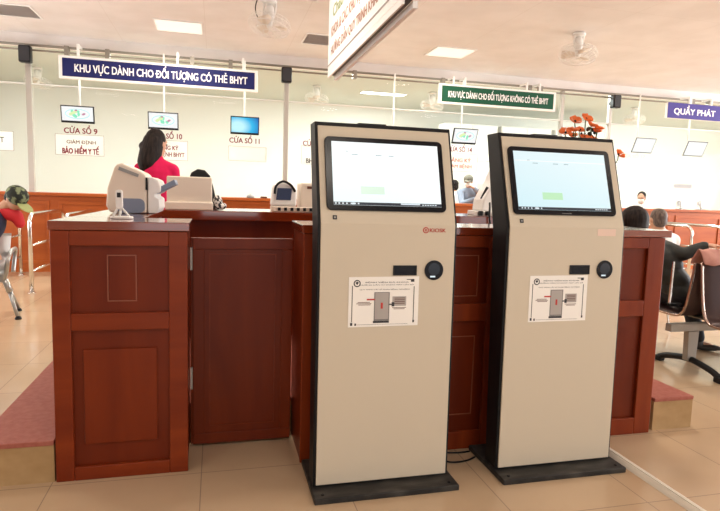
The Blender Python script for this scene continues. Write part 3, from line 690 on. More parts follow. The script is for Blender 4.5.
monitor(.218, .652, 2.16, 2.427, 'hanging monitor with a bright blue screen above window 11', 'desk')
monitor(2.66, 3.09, 2.17, 2.40, 'hanging monitor for window 13, behind the left kiosk with only its rod showing', 'map', .3)
monitor(3.885, 4.325, 2.197, 2.45, 'hanging monitor with green map picture seen between the kiosks', 'map', .36)
monitor(7.46, 7.90, 2.215, 2.475, 'thin-framed hanging monitor with blank white screen beside the right kiosk', 'plain', .45, (.012, .012, .012), 'ink')
monitor(8.61, 9.06, 2.205, 2.47, 'thin-framed hanging monitor with blank white screen near the right edge', 'plain', .45, (.012, .012, .012), 'ink')

def lettering(label, txt, x, z, w, h, m='maroon', bold=.025):
    return tag(G().text(txt, w, h, face_mx(x, 9.416, z+.035), bold, .001).obj('window_lettering', m), label, 'lettering', 'window numbers on the glass')
lettering('maroon vinyl window number 9 on the glass', 'CỬA SỔ 9', -1.955, 2.095, .455, .125)
lettering('maroon vinyl window number 10 on the glass, partly behind the woman', 'CỬA SỔ 10', -.74, 2.085, .46, .125)
lettering('maroon vinyl window number 11 on the glass', 'CỬA SỔ 11', .445, 2.075, .47, .125)
lettering('maroon vinyl window number 12 on the glass, half behind the left kiosk', 'CỬA SỔ 12', 1.62, 2.085, .47, .125)
lettering('maroon vinyl window number 14 on the glass between the kiosks', 'CỬA SỔ 14', 4.15, 2.115, .47, .13)
lettering('glare-washed vinyl window number on the glass under the first blank monitor', 'CỬA SỔ 17', 7.72, 2.15, .56, .10, 'washed_ink')
def board(x0, x1, z0, z1, label, rows):
    z0 += .025; z1 += .025
    s = thing('window_notice', label, 'notice', ((x0+x1)/2, 9.41, z0), 'white window notices')
    G().prism([(x0, z0), (x1, z0), (x1, z1), (x0, z1)], XZ(9.4175), 0, .004).obj('board', 'board', s)
    G().frame(x0-.006, x1+.006, z0-.006, z1+.006, .006, XZ(9.4175), 0, .005).obj('board_edge', 'vent', s)
    for txt, x, z, w, h, m, b in rows: G().text(txt, w, h, face_mx(x, 9.4125, z+.025), b*1.3, .001).obj('lettering', m, s)
board(-2.30, -1.64, 1.725, 2.02, 'white notice board below window number 9', [('GIÁM ĐỊNH', -1.95, 1.915, .40, .075, 'brown_ink', .012), ('BẢO HIỂM Y TẾ', -1.96, 1.805, .50, .125, 'maroon', .035)])
board(-1.08, -.43, 1.71, 2.0, 'white notice board beside the woman, below window number 10', [('ĐĂNG KÝ', -.73, 1.905, .33, .085, 'maroon', .02), ('KHÁM BỆNH BHYT', -.755, 1.795, .56, .105, 'maroon', .02)])
board(.20, .785, 1.745, 1.965, 'blank white notice board below window number 11', [])
board(1.36, 2.0, 1.735, 2.025, 'white notice board mostly hidden by the left kiosk', [('BHYT', 1.55, 1.79, .22, .075, 'ink', .02)])
board(3.82, 4.5, 1.72, 2.03, 'white notice board with red rows between the kiosks', [('ĐĂNG KÝ', 4.15, 1.925, .44, .085, 'pink_ink', .02), ('KHÁM BỆNH', 4.14, 1.81, .5, .09, 'pink_ink', .02)])
board(-3.4, -2.86, 1.75, 2.02, 'white notice board cut by the left edge of the picture', [('BHYT', -3.09, 1.90, .22, .075, 'ink', .01)])

# big hanging direction board above the left kiosk
db = thing('hanging_board', 'big white hanging direction board with brown lettering above the left kiosk', 'sign', (.985, 4.0, 2.3))
G().box(0.95, 1.02, 2.98, 5.06, 2.34, 3.40).obj('case', 'sign_white', db, bevel=.004)
G().box(0.963, 1.007, 2.985, 5.055, 2.325, 2.339).obj('lower_channel', 'channel', db)
G().box(1.0085, 1.034, 2.98, 5.06, 2.285, 2.324).obj('channel_lip', 'sign_white', db)
G().box(0.95, 0.962, 2.98, 5.06, 2.300, 2.339).obj('channel_lip', 'sign_white', db)
G().box(0.945, 0.9495, 2.98, 5.06, 2.395, 2.402).obj('edge_line', 'vent', db)
mxl = lambda y, z: Matrix.Translation((0.9495, y, z)) @ Matrix(((0, 0, -1, 0), (-1, 0, 0, 0), (0, 1, 0, 0), (0, 0, 0, 1)))
for (txt, w, h, z, m) in (('HƯỚNG DẪN QUY TRÌNH KHÁM BỆNH', 1.80, .125, 2.505, 'text_brown'), ('KHOA & CÁC KHU VỰC PHÒNG KHÁM', 1.80, .125, 2.65, 'text_brown'), ('Chào mừng quý khách', 1.7, .13, 2.795, 'text_green')):
    G().text(txt, w, h, mxl(4.02, z), .03, .001).obj('lettering', {'text_brown': 'sign_brown', 'text_green': 'sign_olive'}[m], db)
for y in (3.3, 4.7): G().box(.975, .995, y-.01, y+.01, 3.40, CZ).obj('hanger', 'alu', db)

# ------------------------------------------------------------------ wall speakers on posts
def speaker(x, label):
    s = thing('wall_speaker', label, 'speaker', (x, 9.25, 3.0), 'black speakers')
    G().box(x-.08, x+.08, 9.16, 9.28, 3.0, 3.235).obj('cabinet', 'black', s, bevel=.02)
    G().prism(rrect(x-.062, x+.062, 3.02, 3.215, .02), XZ(9.16), .0, .004).obj('grille', 'ink', s)
    G().box(x-.02, x+.02, 9.28, 9.384, 3.08, 3.13).obj('bracket', 'black', s)
speaker(-2.61, 'small black speaker on the partition post at far left'); speaker(1.075, 'small black speaker on the post left of the big white board'); speaker(7.10, 'small black speaker on the post above the right kiosk')

# ------------------------------------------------------------------ ceiling fixtures
def fixture(x, y, lit, label, w=.62, d=.55):
    t = thing('ceiling_light' if lit else 'ceiling_vent', label, 'ceiling light' if lit else 'vent', (x, y, CZ-.02))
    G().frame(x-w/2, x+w/2, y-d/2, y+d/2, .02, lambda a, b, dd: (a, b, dd), CZ-.014, CZ-.001).obj('frame', 'sign_white', t)
    if lit: G().box(x-w/2+.02, x+w/2-.02, y-d/2+.02, y+d/2-.02, CZ-.012, CZ-.002).obj('diffuser', lit, t)
    else:
        g = G(); n = 14
        for i in range(n):
            yy = y-d/2+.03+i*(d-.06)/(n-1)
            g.prism([(yy-.012, CZ-.011), (yy+.012, CZ-.003), (yy+.012, CZ-.002), (yy-.012, CZ-.010)], lambda a, b, dd: (dd, a, b), x-w/2+.02, x+w/2-.02)
        g.obj('louvre_blades', 'vent', t)
    return t
fixture(-.48, 8.25, 'lamp', 'pale square ceiling light above the navy sign')
fixture(3.40, 8.22, 'lamp', 'pale square ceiling light above the green sign')
fixture(-2.5, 8.25, None, 'grey louvred ceiling vent at the upper left corner')
fixture(1.50, 8.22, None, 'grey louvred ceiling vent beside the big white board')
fixture(.80, 6.35, None, 'grey ceiling vent at the top edge, next to the left fan')
for i, (x, y) in enumerate(((-2.4, 4.2), (.2, 4.2), (2.8, 4.2), (5.6, 4.2), (-2.4, .4), (1.0, -.2), (4.4, .4))): fixture(x, y, 'lamp', 'square ceiling light above the front of the hall').update_tag()
for o in COL.objects:
    if o.get('label') == 'square ceiling light above the front of the hall': o['group'] = 'hall ceiling lights out of frame'
ofx = [(3.47, 12.0)]+[(x, 9.95) for x in (-3.2, -.8, 1.6, 4.0, 6.6, 9.0, 11.4, 13.8)]  # all but the first are added, hidden behind the header to brighten the office
for x, y in ofx:
    l = fixture(x, y, 'office_lamp', 'bright office ceiling light seen through the glass between board and green sign' if x == 3.47 else 'added office ceiling light hidden behind the partition header', 1.0 if x == 3.47 else .9, .3)
    if x != 3.47: l['group'] = 'added hidden office lights'

def fan(x, y, label, s=1.0, phase=0):
    """small orbit ceiling fan: mount, bracket, motor, wire cage and blades"""
    f = thing('ceiling_fan', label, 'fan', (x, y, CZ))
    G().lathe([(.075*s, CZ-.001), (.085*s, CZ-.02), (.08*s, CZ-.035), (.03*s, CZ-.04)], x, y, 20).obj('ceiling_mount', 'white', f, smooth=True)
    G().tube(smooth_path([(x-.06*s, y, CZ-.03), (x-.065*s, y, CZ-.12), (x-.045*s, y, CZ-.20)]), .012*s, 8).tube(smooth_path([(x+.07*s, y, CZ-.03), (x+.06*s, y, CZ-.12), (x+.04*s, y, CZ-.20)]), .012*s, 8).obj('bracket', 'white', f, smooth=True)
    G().lathe([(0, CZ-.045), (.03*s, CZ-.05), (.05*s, CZ-.09), (.055*s, CZ-.17), (.045*s, CZ-.225), (.02*s, CZ-.24), (.015*s, CZ-.28)], x, y, 18).obj('motor', 'white', f, smooth=True)
    tl = Matrix.Translation((x, y, CZ-.27)) @ Matrix.Rotation(radians(9), 4, 'Y') @ Matrix.Rotation(radians(-10), 4, 'X')
    g = G(); R = .245*s
    for rr, zz in ((R, 0), (R*.93, .045), (R*.93, -.045), (R*.6, -.075), (R*.6, .06), (R*.25, -.085)):
        g.tube([tl @ Vector((rr*cos(t*pi/14), rr*sin(t*pi/14), zz)) for t in range(28)], .0035, 5, closed=True)
    for k in range(24):
        a = 2*pi*k/24
        g.tube([tl @ Vector((q*R*cos(a), q*R*sin(a), z)) for q, z in ((.2, .06), (.6, .06), (.93, .045), (1, 0), (.93, -.045), (.6, -.075), (.2, -.087))], .0022, 4)
    g.obj('wire_cage', 'white', f)
    for k in range(3):
        a0 = phase+2*pi*k/3; g = G(); A = []; B = []
        for u in range(6):
            q = u/5; r = R*(.14+.72*q); wd = .25+.33*sin(pi*min(1, q*.8+.15))
            A.append((r, a0-wd, -.018)); B.append((r, a0+wd, .018))
        pl_ = [[g.bm.verts.new(tl @ Vector((r*cos(a), r*sin(a), z))) for r, a, z in E_] for E_ in (A, B)]
        for u in range(5): g.bm.faces.new((pl_[0][u], pl_[0][u+1], pl_[1][u+1], pl_[1][u]))
        b = g.obj('blade', 'fan_blade', f, smooth=True, flip=False); so = b.modifiers.new('thick', 'SOLIDIFY'); so.thickness = .003
    G().lathe([(0, -.03), (.03*s, -.03), (.035*s, .0), (.03*s, .04), (0, .04)], axis=tl.to_3x3() @ Vector((0, 0, 1)), origin=tl.translation, n=14).obj('hub', 'white', f, smooth=True)
    return f
fan(.59, 6.8, 'white caged ceiling fan left of the big white board, in the hall')
fan(4.55, 6.72, 'white caged ceiling fan above the green sign on the right, in the hall', phase=.5)
fan(1.98, 11.7, 'small fan in the office behind the glass, left of the white board edge', phase=.3)
fan(4.40, 11.5, 'small fan in the office behind the glass, at the left end of the green sign', phase=.8)
fan(-3.2, 12.0, 'small fan in the office behind the glass at far left', phase=.2)
fan(9.3, 11.4, 'small fan in the office behind the glass at far right', phase=.1)
tag(G().tube(smooth_path([(.45, 6.8, CZ-.002), (.43, 6.8, CZ-.10), (.46, 6.8, CZ-.2), (.53, 6.8, CZ-.24)]), .006, 6).obj('fan_cord', 'black', smooth=True), 'black cord looping beside the left ceiling fan', 'cord')

# ------------------------------------------------------------------ office behind the glass
def cabinet(x0, x1, y, h, label):
    c = thing('tall_cabinet', label, 'cabinet', ((x0+x1)/2, y+.2, 0), 'office cabinets')
    G().box(x0, x1, y, y+.4, 0, h).obj('body', 'cabinet', c, bevel=.006)
    n = 2; w = (x1-x0)/n
    for i in range(n):
        d = G().box(x0+i*w+.012, x0+(i+1)*w-.012, y-.02, y-.001, .06, h-.04).obj('door', 'cabinet', c, bevel=.004)
        hx = x0+w+(-.07 if i == 0 else .05); G().box(hx, hx+.02, y-.04, y-.021, h*.45, h*.55).obj('handle', 'alu', d)
cabinet(5.0, 6.3, 12.2, 2.95, 'tall pale office cabinet behind the glass, under the left half of the green sign')
cabinet(6.4, 7.7, 12.2, 2.95, 'tall pale office cabinet behind the glass, under the right half of the green sign')
cabinet(7.8, 9.1, 12.2, 2.95, 'tall pale office cabinet behind the glass, behind the orange flowers')
bk = thing('office_shelf', 'pale office shelf rack behind the capped clerk', 'shelf', (5.9, 11.4, 0))
for x in (5.4, 6.4): G().box(x-.02, x+.02, 11.3, 11.6, 0, 2.1).obj('upright', 'cabinet', bk)
for z in (.4, .9, 1.4, 1.75, 2.08): G().box(5.42, 6.38, 11.3, 11.6, z, z+.03).obj('shelf', 'cabinet', bk)
oc = thing('window_card', 'small grey card on the glass above the far right counter', 'card', (8.93, 9.41, 1.6))
G().box(8.72, 9.14, 9.412, 9.4175, 1.60, 1.68).obj('card', 'grey', oc)
for x, lab in ((9.12, 'small office monitor on the far right counter, left of the pair'), (9.62, 'small office monitor on the far right counter, right of the pair')):
    m = thing('office_monitor', lab, 'monitor', (x, 9.6, 1.18))
    G().box(x-.07, x+.07, 9.56, 9.68, 1.1805, 1.195).obj('foot', 'grey', m); G().box(x-.015, x+.015, 9.61, 9.63, 1.195, 1.24).obj('neck', 'grey', m)
    G().box(x-.13, x+.13, 9.60, 9.635, 1.24, 1.42).obj('casing', 'white', m, bevel=.006)
    G().box(x-.12, x-.02, 9.597, 9.5995, 1.25, 1.36).obj('label_patch', 'grey', m)

# ------------------------------------------------------------------ queue railings in front of the counter
def railing(x, label):
    r = thing('queue_railing', label, 'railing', (x, 8.2, 0), 'stainless queue railings')
    ya_, yb = 7.48, 9.02
    pth = [(x, ya_, .004), (x, ya_, .78)]+[(x, ya_+.12*(1-cos(t)), .82+.12*sin(t)) for t in [k*pi/16 for k in range(0, 9)]]+[(x, yb-.12*(1-cos(t)), .82+.12*sin(t)) for t in [pi/2-k*pi/16 for k in range(0, 9)]]+[(x, yb, .78), (x, yb, .004)]
    G().tube(pth, .024, 12).obj('hoop', 'chrome', r, smooth=True)
    for z in (.57, .26): G().tube([(x, ya_+.02, z), (x, yb-.02, z)], .014, 8).obj('cross_rail', 'chrome', r, smooth=True)
    for y in (ya_, yb): G().lathe([(.045, .001), (.045, .006), (.026, .014)], x, y, 16).obj('foot_flange', 'chrome', r, smooth=True)
    return r
r0 = railing(-2.13, 'stainless queue railing at far left, post just left of the wooden cabinet')
def more(x, label):
    c = copy_tree(r0); c.location.x = x; c['label'] = label
more(-2.70, 'stainless queue railing left of the first one, by the capped person'); more(-1.74, 'stainless queue railing showing just above the left cabinet top')
more(6.77, 'stainless queue railing on the right, first beside the right cabinet end'); more(7.35, 'stainless queue railing on the right, hoop above the dark sleeve'); more(7.95, 'stainless queue railing on the right, outermost by the picture edge')

# ------------------------------------------------------------------ waiting benches
wb = thing('waiting_bench', 'back-to-back waiting bench with dark brown perforated seats at the right edge', 'bench', (4.3, 3.56, 0))
G().box(3.36, 5.3, 3.53, 3.59, .325, .385).obj('beam', 'beam', wb, bevel=.004)
for x in (3.58, 5.1):
    p = G().prism([(x-.05, .324), (x+.05, .324), (x+.04, .09), (x-.04, .09)], lambda a, b, d: (a, d, b), 3.535, 3.585).obj('pedestal', 'beam', wb, bevel=.004)
    G().tube(smooth_path([(x, 3.27, .035), (x, 3.36, .07), (x, 3.56, .10), (x, 3.76, .07), (x, 3.86, .035)]), [.02]*25 if False else .024, 10).obj('foot_bar', 'black_metal', p, smooth=True)
    for y in (3.27, 3.86): G().box(x-.028, x+.028, y-.035, y+.035, .001, .045).obj('foot_cap', 'black', p, bevel=.01)
def seat_unit(x0, w, sgn, yb):
    """sgn -1: sitter faces the camera side; +1: faces the counter"""
    prof = [(yb-sgn*.05, .86), (yb-sgn*.03, .70), (yb+sgn*.0, .52), (yb+sgn*.04, .43), (yb+sgn*.12, .40), (yb+sgn*.32, .405), (yb+sgn*.44, .43), (yb+sgn*.47, .41)]
    prof = [(v.x, v.y) for v in smooth_path([(a, b, 0) for a, b in prof], 4)]
    g = G(); t = .012
    A = [[g.bm.verts.new((x, a, b)) for a, b in prof] for x in (x0+.012, x0+w-.012)]
    for i in range(len(prof)-1): g.bm.faces.new((A[0][i], A[0][i+1], A[1][i+1], A[1][i]))
    sh = g.obj('seat_shell', 'seat_brown', wb, smooth=True, flip=False); so = sh.modifiers.new('thick', 'SOLIDIFY'); so.thickness = .014; so.offset = 0
    for x in (x0+.008, x0+w-.008): G().tube([(x, a, b) for a, b in prof], .011, 8).obj('seat_edge', 'seat_chrome', sh, smooth=True)
    G().box(x0+.15, x0+w-.15, min(3.56, yb+sgn*.12), max(3.56, yb+sgn*.12), .386, .394).obj('seat_bracket', 'beam', sh)
for i in range(3): seat_unit(3.56+i*.54, .52, -1, 3.46); seat_unit(3.60+i*.54, .52, 1, 3.66)
g = G().tube([(3.52, 3.74, .50), (3.525, 3.74, .84)], .010, 8); g.obj('arm_post', 'chrome', wb)
G().box(3.49, 3.60, 3.70, 3.74, .49, .51).obj('arm_bracket', 'black_metal', wb)
# pink jacket over the near backrest
def drape(name, x0, x1, y0, y1, ztop, zf, zb, m, label, cat):
    g = G(); nx, prof = 12, []
    pts = [(y0-.03, zf), (y0-.02, ztop-.05), (y0+.01, ztop-.008), ((y0+y1)/2, ztop+.015), (y1-.01, ztop-.008), (y1+.02, ztop-.05), (y1+.035, zb)]
    rows = []
    for i in range(nx+1):
        x = x0+(x1-x0)*i/nx; rows.append([g.bm.verts.new((x, a+.010*sin(i*1.7+k), b+.010*sin(i*2.1+k*.8))) for k, (a, b) in enumerate(pts)])
    for i in range(nx):
        for k in range(len(pts)-1): g.bm.faces.new((rows[i][k], rows[i][k+1], rows[i+1][k+1], rows[i+1][k]))
    o = g.obj(name, m, smooth=True, flip=False); so = o.modifiers.new('thick', 'SOLIDIFY'); so.thickness = .012; ss = o.modifiers.new('sub', 'SUBSURF'); ss.levels = ss.render_levels = 1
    return tag(o, label, cat)
drape('draped_jacket', 3.53, 4.0, 3.49, 3.55, .945, .84, .84, 'pink_cloth', 'dusty pink cloth draped over the top of the near brown bench seat', 'clothing')

# steel bench at the far left
sb = thing('waiting_bench', 'grey perforated steel bench with a curved arm at the far left edge', 'bench', (-2.3, 6.1, 0))
prof = [(6.42, .80), (6.36, .62), (6.30, .47), (6.22, .43), (6.0, .43), (5.86, .45)]
prof = [(v.x, v.y) for v in smooth_path([(a, b, 0) for a, b in prof], 4)]
for x0 in (-2.50, -3.04):
    g = G(); A = [[g.bm.verts.new((x, a, b)) for a, b in prof] for x in (x0, x0+.5)]
    for i in range(len(prof)-1): g.bm.faces.new((A[0][i], A[0][i+1], A[1][i+1], A[1][i]))
    o = g.obj('seat_shell', 'steel_seat', sb, smooth=True, flip=False); so = o.modifiers.new('thick', 'SOLIDIFY'); so.thickness = .014
G().box(-3.2, -1.96, 6.08, 6.14, .35, .41).obj('beam', 'steel_seat', sb)
for x in (-1.955, -3.1):
    G().tube(smooth_path([(x, 6.30, .42), (x+.01, 6.34, .60), (x+.04, 6.25, .66), (x+.075, 6.02, .655), (x+.085, 5.90, .60), (x+.06, 5.92, .48), (x+.01, 6.02, .40)]), .02, 10).obj('armrest', 'steel_seat', sb, smooth=True)
    G().tube([(x-.02, 6.11, .38), (x+.03, 6.10, .25)], .03, 10).obj('leg_post', 'steel_seat', sb, smooth=True)
    l = G().tube([(x+.02, 6.10, .27), (x+.11, 6.02, .03)], .018, 8).tube([(x+.02, 6.12, .27), (x+.0, 6.42, .03)], .018, 8).obj('leg_fork', 'steel_seat', sb, smooth=True)
    for (a, b) in ((x+.115, 6.02), (x, 6.42)): G().lathe([(.03, .001), (.03, .012), (.018, .03)], a, b, 12).obj('foot_pad', 'black', l)

# ------------------------------------------------------------------ people
def remesh(g, vox, smooth_it=6):
    me = bpy.data.meshes.new('tmp'); bmesh.ops.recalc_face_normals(g.bm, faces=g.bm.faces); g.bm.to_mesh(me); g.bm.free()
    ob = bpy.data.objects.new('tmp', me); COL.objects.link(ob)
    m = ob.modifiers.new('r', 'REMESH'); m.mode = 'VOXEL'; m.voxel_size = vox; m.use_smooth_shade = True
    s = ob.modifiers.new('s', 'SMOOTH'); s.iterations = smooth_it; s.factor = .5
    dg = bpy.context.evaluated_depsgraph_get(); out = bpy.data.meshes.new_from_object(ob.evaluated_get(dg))
    bpy.data.objects.remove(ob); bpy.data.meshes.remove(me)
    h = G(); h.bm.from_mesh(out); bpy.data.meshes.remove(out); return h
V = Vector
def basis(fwd, upv=(0, 0, 1)):
    f = V(fwd).normalized(); r = f.cross(V(upv)).normalized(); u = r.cross(f); return r, f, u, Matrix((r, f, u)).transposed()
def person(label, pel, neck, head, face, sh, arms, legs, hair='short', hair_m='hair', top='white_cloth', bottom='trouser', base=(0, 0, 0), vox=.009, sleeve=1.0, torso_w=.155, fwd=(0, 1, 0), mask=False, eyes=True, extra=None):
    """sh: (L,R) shoulders; arms: [(elbow,wrist,tip)]*2; legs: [(hip,knee,ankle,toe)]*2; L/R = person's own"""
    t = thing('person', label, 'person', base)
    pel, neck, head = V(pel), V(neck), V(head)
    r, f, u, B = basis(face); g = G()
    # head, jaw, nose, brow, ears, neck
    g.ell(head+u*.012-f*.008, (.074, .094, .098), B); g.ell(head-u*.055+f*.022, (.053, .062, .062), B); g.ell(head-u*.095+f*.058, (.022, .022, .018), B)
    g.ell(head-u*.022+f*.094, (.0125, .017, .017), B); g.ell(head+u*.0+f*.088, (.009, .012, .03), B); g.ell(head+u*.022+f*.076, (.05, .018, .012), B)
    g.ell(head-u*.06+f*.083, (.02, .009, .009), B)
    for s in (-1, 1): g.ell(head-u*.012+r*s*.076-f*.012, (.010, .020, .031), B)
    g.limb([head-u*.05-f*.02, neck], [.052, .056])
    # trunk
    sd = (V(sh[1])-V(sh[0])).normalized(); ax = (neck-pel).normalized(); fd = ax.cross(sd).normalized() * -1
    if fd.dot(V(fwd)) < 0: fd = -fd
    TB = Matrix((sd, fd, ax)).transposed(); L = (neck-pel).length
    def trunk(gg, e):
        gg.ell(pel+ax*.02, (torso_w+e, .112+e, .125+e), TB); gg.ell(pel+ax*L*.38, (torso_w*.86+e, .095+e, .15+e), TB)
        gg.ell(pel+ax*L*.68, (torso_w*1.04+e, .105+e, .165+e), TB); gg.limb([V(sh[0]), pel+ax*L*.88, V(sh[1])], [.052+e, .072+e, .052+e])
        gg.limb([pel+ax*L*.85, neck], [.085+e, .054+e*.6])
    trunk(g, 0)
    for s, (el, wr, tip) in zip(sh, arms):
        el, wr, tip = V(el), V(wr), V(tip); s = V(s)
        g.limb([s, (s+el)/2, el, (el+wr)/2, wr], [.050, .045, .037, .036, .026])
        d = (tip-wr).normalized(); side = d.cross(V((0, 0, 1)));
        if side.length < .1: side = d.cross(V((0, 1, 0)))
        side.normalize(); nrm = side.cross(d)
        HB = Matrix((side, d, nrm)).transposed(); g.ell(wr+d*.05, (.040, .052, .018), HB)
        for k, (o, ln) in enumerate(((-.027, .068), (-.009, .078), (.009, .073), (.027, .058))):
            p0 = wr+d*.082+side*o; p1 = p0+d*ln*.55-nrm*.008; p2 = p1+d*ln*.42-nrm*.022; g.limb([p0, p1, p2], [.0095, .009, .0078], 8)
        inward = -1 if side.dot(sd)*(1) > 0 and s == V(sh[1]) or side.dot(sd) < 0 and s == V(sh[0]) else 1
        q0 = wr+d*.02+side*.03*inward; q1 = q0+d*.03+side*.025*inward-nrm*.012; q2 = q1+d*.03-nrm*.012; g.limb([q0, q1, q2], [.013, .011, .009], 8)
    for hip, kn, an, toe in legs:
        hip, kn, an, toe = V(hip), V(kn), V(an), V(toe)
        g.limb([hip, (hip+kn)/2, kn, kn.lerp(an, .35), an], [.085, .072, .055, .052, .036]); g.limb([an-V((0, 0, .03)), toe], [.034, .03])
    body = remesh(g, vox).obj('body', 'skin', t, smooth=True, flip=False)
    # clothes
    g = G(); trunk(g, .016)
    for s, (el, wr, tip) in zip(sh, arms):
        s, el, wr = V(s), V(el), V(wr)
        if sleeve >= 1: g.limb([s, (s+el)/2, el, (el+wr)/2, el.lerp(wr, .93)], [.068, .060, .054, .050, .041])
        else: g.limb([s, s.lerp(el, .5), s.lerp(el, sleeve)], [.068, .062, .060])
    remesh(g, .011, 4).obj('shirt', top, t, smooth=True, flip=False)
    if bottom:
        g = G(); g.ell(pel-ax*.01, (torso_w+.022, .132, .13), TB)
        for hip, kn, an, toe in legs:
            hip, kn, an = V(hip), V(kn), V(an); g.limb([hip, (hip+kn)/2, kn, kn.lerp(an, .4), kn.lerp(an, .95)], [.100, .088, .072, .068, .062])
        remesh(g, .012, 4).obj('trousers', bottom, t, smooth=True, flip=False)
        for hip, kn, an, toe in legs:
            an, toe = V(an), V(toe); g = G(); dz = V((0, 0, 1)); d = (toe-an); d.z = 0; d.normalize(); sB = Matrix((d.cross(dz), d, dz)).transposed()
            zf = toe.z-.03
            c = V((an.x, an.y, 0)).lerp(V((toe.x, toe.y, 0)), .5); g.ell((c.x, c.y, zf+.032), (.046, .135, .032), sB); g.ell((an.x, an.y, zf+.055), (.045, .055, .055), sB)
            remesh(g, .008, 3).obj('shoe', 'shoe', t, smooth=True, flip=False)
    # hair
    if hair:
        g = G()
        if hair in ('short', 'long', 'tail'):
            g.ell(head+u*.030-f*.026, (.086, .092, .096), B); g.ell(head-u*.02-f*.050, (.078, .062, .085), B)
        if hair == 'bushy': g.ell(head+u*.03-f*.03, (.118, .112, .115), B); g.ell(head-u*.02-f*.05, (.108, .08, .09), B)
        if hair == 'crop': g.ell(head+u*.028-f*.022, (.080, .090, .088), B); g.ell(head-u*.02-f*.045, (.072, .06, .07), B)
        if hair == 'long':
            g.limb([head-u*.0-f*.05, head-u*.10-f*.065-r*.01, head-u*.18-f*.08-r*.02, head-u*.245-f*.09-r*.035], [.090, .097, .090, .055])
            for k in range(10): g.ell(head-u*(.02+.024*k)-f*(.085+.012*sin(k*2.1))-r*(.02+.035*sin(k*1.7)), (.052, .045, .045), B)
            g.limb([head-r*.05-f*.02, head-r*.06-u*.12-f*.04], [.055, .055])
        if hair == 'tail': g.limb([head-f*.11-u*.0, head-f*.135-u*.06, head-f*.115-u*.14], [.032, .036, .02])
        remesh(g, .008, 3).obj('hair', hair_m, t, smooth=True, flip=False)
    if eyes:
        for s in (-1, 1): G().ell(head-u*.003+f*.079+r*s*.031, (.014, .010, .008), B, 10, 6).obj('eye', 'eye', t, smooth=True)
        if not mask: G().ell(head-u*.062+f*.0885, (.023, .006, .006), B, 10, 6).obj('mouth', 'lip', t, smooth=True)
    if mask:
        g = G().ell(head-u*.055+f*.045, (.064, .066, .052), B); remesh(g, .007, 3).obj('face_mask', 'white_cloth', t, smooth=True, flip=False)
    if extra: extra(t, head, r, f, u, B)
    return t
def std_legs(x, y, z0, dx=.09):
    return [((x+s*dx, y, z0+.82), (x+s*dx, y+.01, z0+.45), (x+s*dx, y, z0+.08), (x+s*dx, y+.12, z0+.03)) for s in (-1, 1)]

# woman in red behind the reception desk, back to the camera
wx, wy, wz = -.51, 5.42, .19
person('woman in crimson top with long dark hair, standing behind the cream machine, back turned', (wx, wy, wz+.86), (wx, wy-.01, wz+1.355), (wx+.005, wy+.03, wz+1.505), (.60, .79, -.1),
       ((wx-.130, wy, wz+1.262), (wx+.130, wy, wz+1.262)),
       [((wx-.150, wy+.06, wz+1.0), (wx-.14, wy+.26, wz+.90), (wx-.11, wy+.39, wz+.90)), ((wx+.150, wy+.06, wz+1.0), (wx+.14, wy+.26, wz+.90), (wx+.11, wy+.39, wz+.90))],
       std_legs(wx, wy, wz), 'long', 'hair', 'red_shirt', 'trouser', (wx, wy, wz), .009, 1.0, .125)

# person in the camouflage cap on the left bench
def cap_camo(t, head, r, f, u, B):
    g = G().ell(head+u*.035-f*.006, (.098, .112, .092), B); remesh(g, .008, 2).obj('cap', 'camo', t, smooth=True, flip=False)
    g = G(); g.ell(head+u*.012+f*.135, (.075, .085, .011), B); remesh(g, .006, 1).obj('cap_peak', 'khaki_green', t, smooth=True, flip=False)
    g = G().limb([V((-1.99, 6.20, 1.03)), V((-1.93, 6.19, 1.0)), V((-1.875, 6.18, .985)), V((-1.845, 6.18, .915))], [.062, .064, .062, .048]); remesh(g, .01, 3).obj('scarf', 'red_cloth', t, smooth=True, flip=False)
px, py = -2.24, 6.14
person('person in camouflage cap and navy top bending forward on the far left bench', (px, py, .56), (-2.03, 6.20, 1.03), (-1.87, 6.17, 1.155), (.62, -.35, -.62),
       ((-2.16, 6.34, 1.0), (-2.10, 6.03, .97)), [((-2.2, 6.30, .75), (-2.05, 6.1, .64), (-2.0, 6.02, .62)), ((-2.16, 5.95, .72), (-2.12, 5.8, .62), (-2.10, 5.72, .60))],
       [((px, py-.02, .56), (px+.02, 5.72, .53), (px, 5.70, .09), (px, 5.57, .03)), ((px-.19, py-.02, .56), (px-.19, 5.72, .53), (px-.19, 5.70, .09), (px-.19, 5.57, .03))],
       'crop', 'hair', 'navy_cloth', 'trouser', (px, py, 0), .010, .5, .13, (0, -1, 0), extra=cap_camo)

# man in dark jacket on the right bench
person('black-haired man in dark jacket on the brown bench, arm stretched along the backrest', (3.84, 3.93, .53), (3.50, 4.02, 1.0), (3.37, 4.06, 1.125), (-.25, .95, -.15),
       ((3.33, 4.10, .91), (3.66, 3.97, .92)), [((3.32, 4.14, .68), (3.46, 4.34, .58), (3.53, 4.42, .57)), ((3.73, 3.86, .885), (3.88, 3.80, .965), (3.97, 3.76, .965))],
       [((3.77, 3.96, .53), (3.76, 4.36, .52), (3.72, 4.20, .09), (3.72, 4.33, .03)), ((3.92, 3.96, .53), (4.20, 4.28, .52), (4.20, 4.10, .09), (4.30, 4.02, .03))],
       'bushy', 'hair', 'dark_cloth', 'trouser', (3.84, 3.93, 0), .009, 1.0, .15, (0, 1, 0))
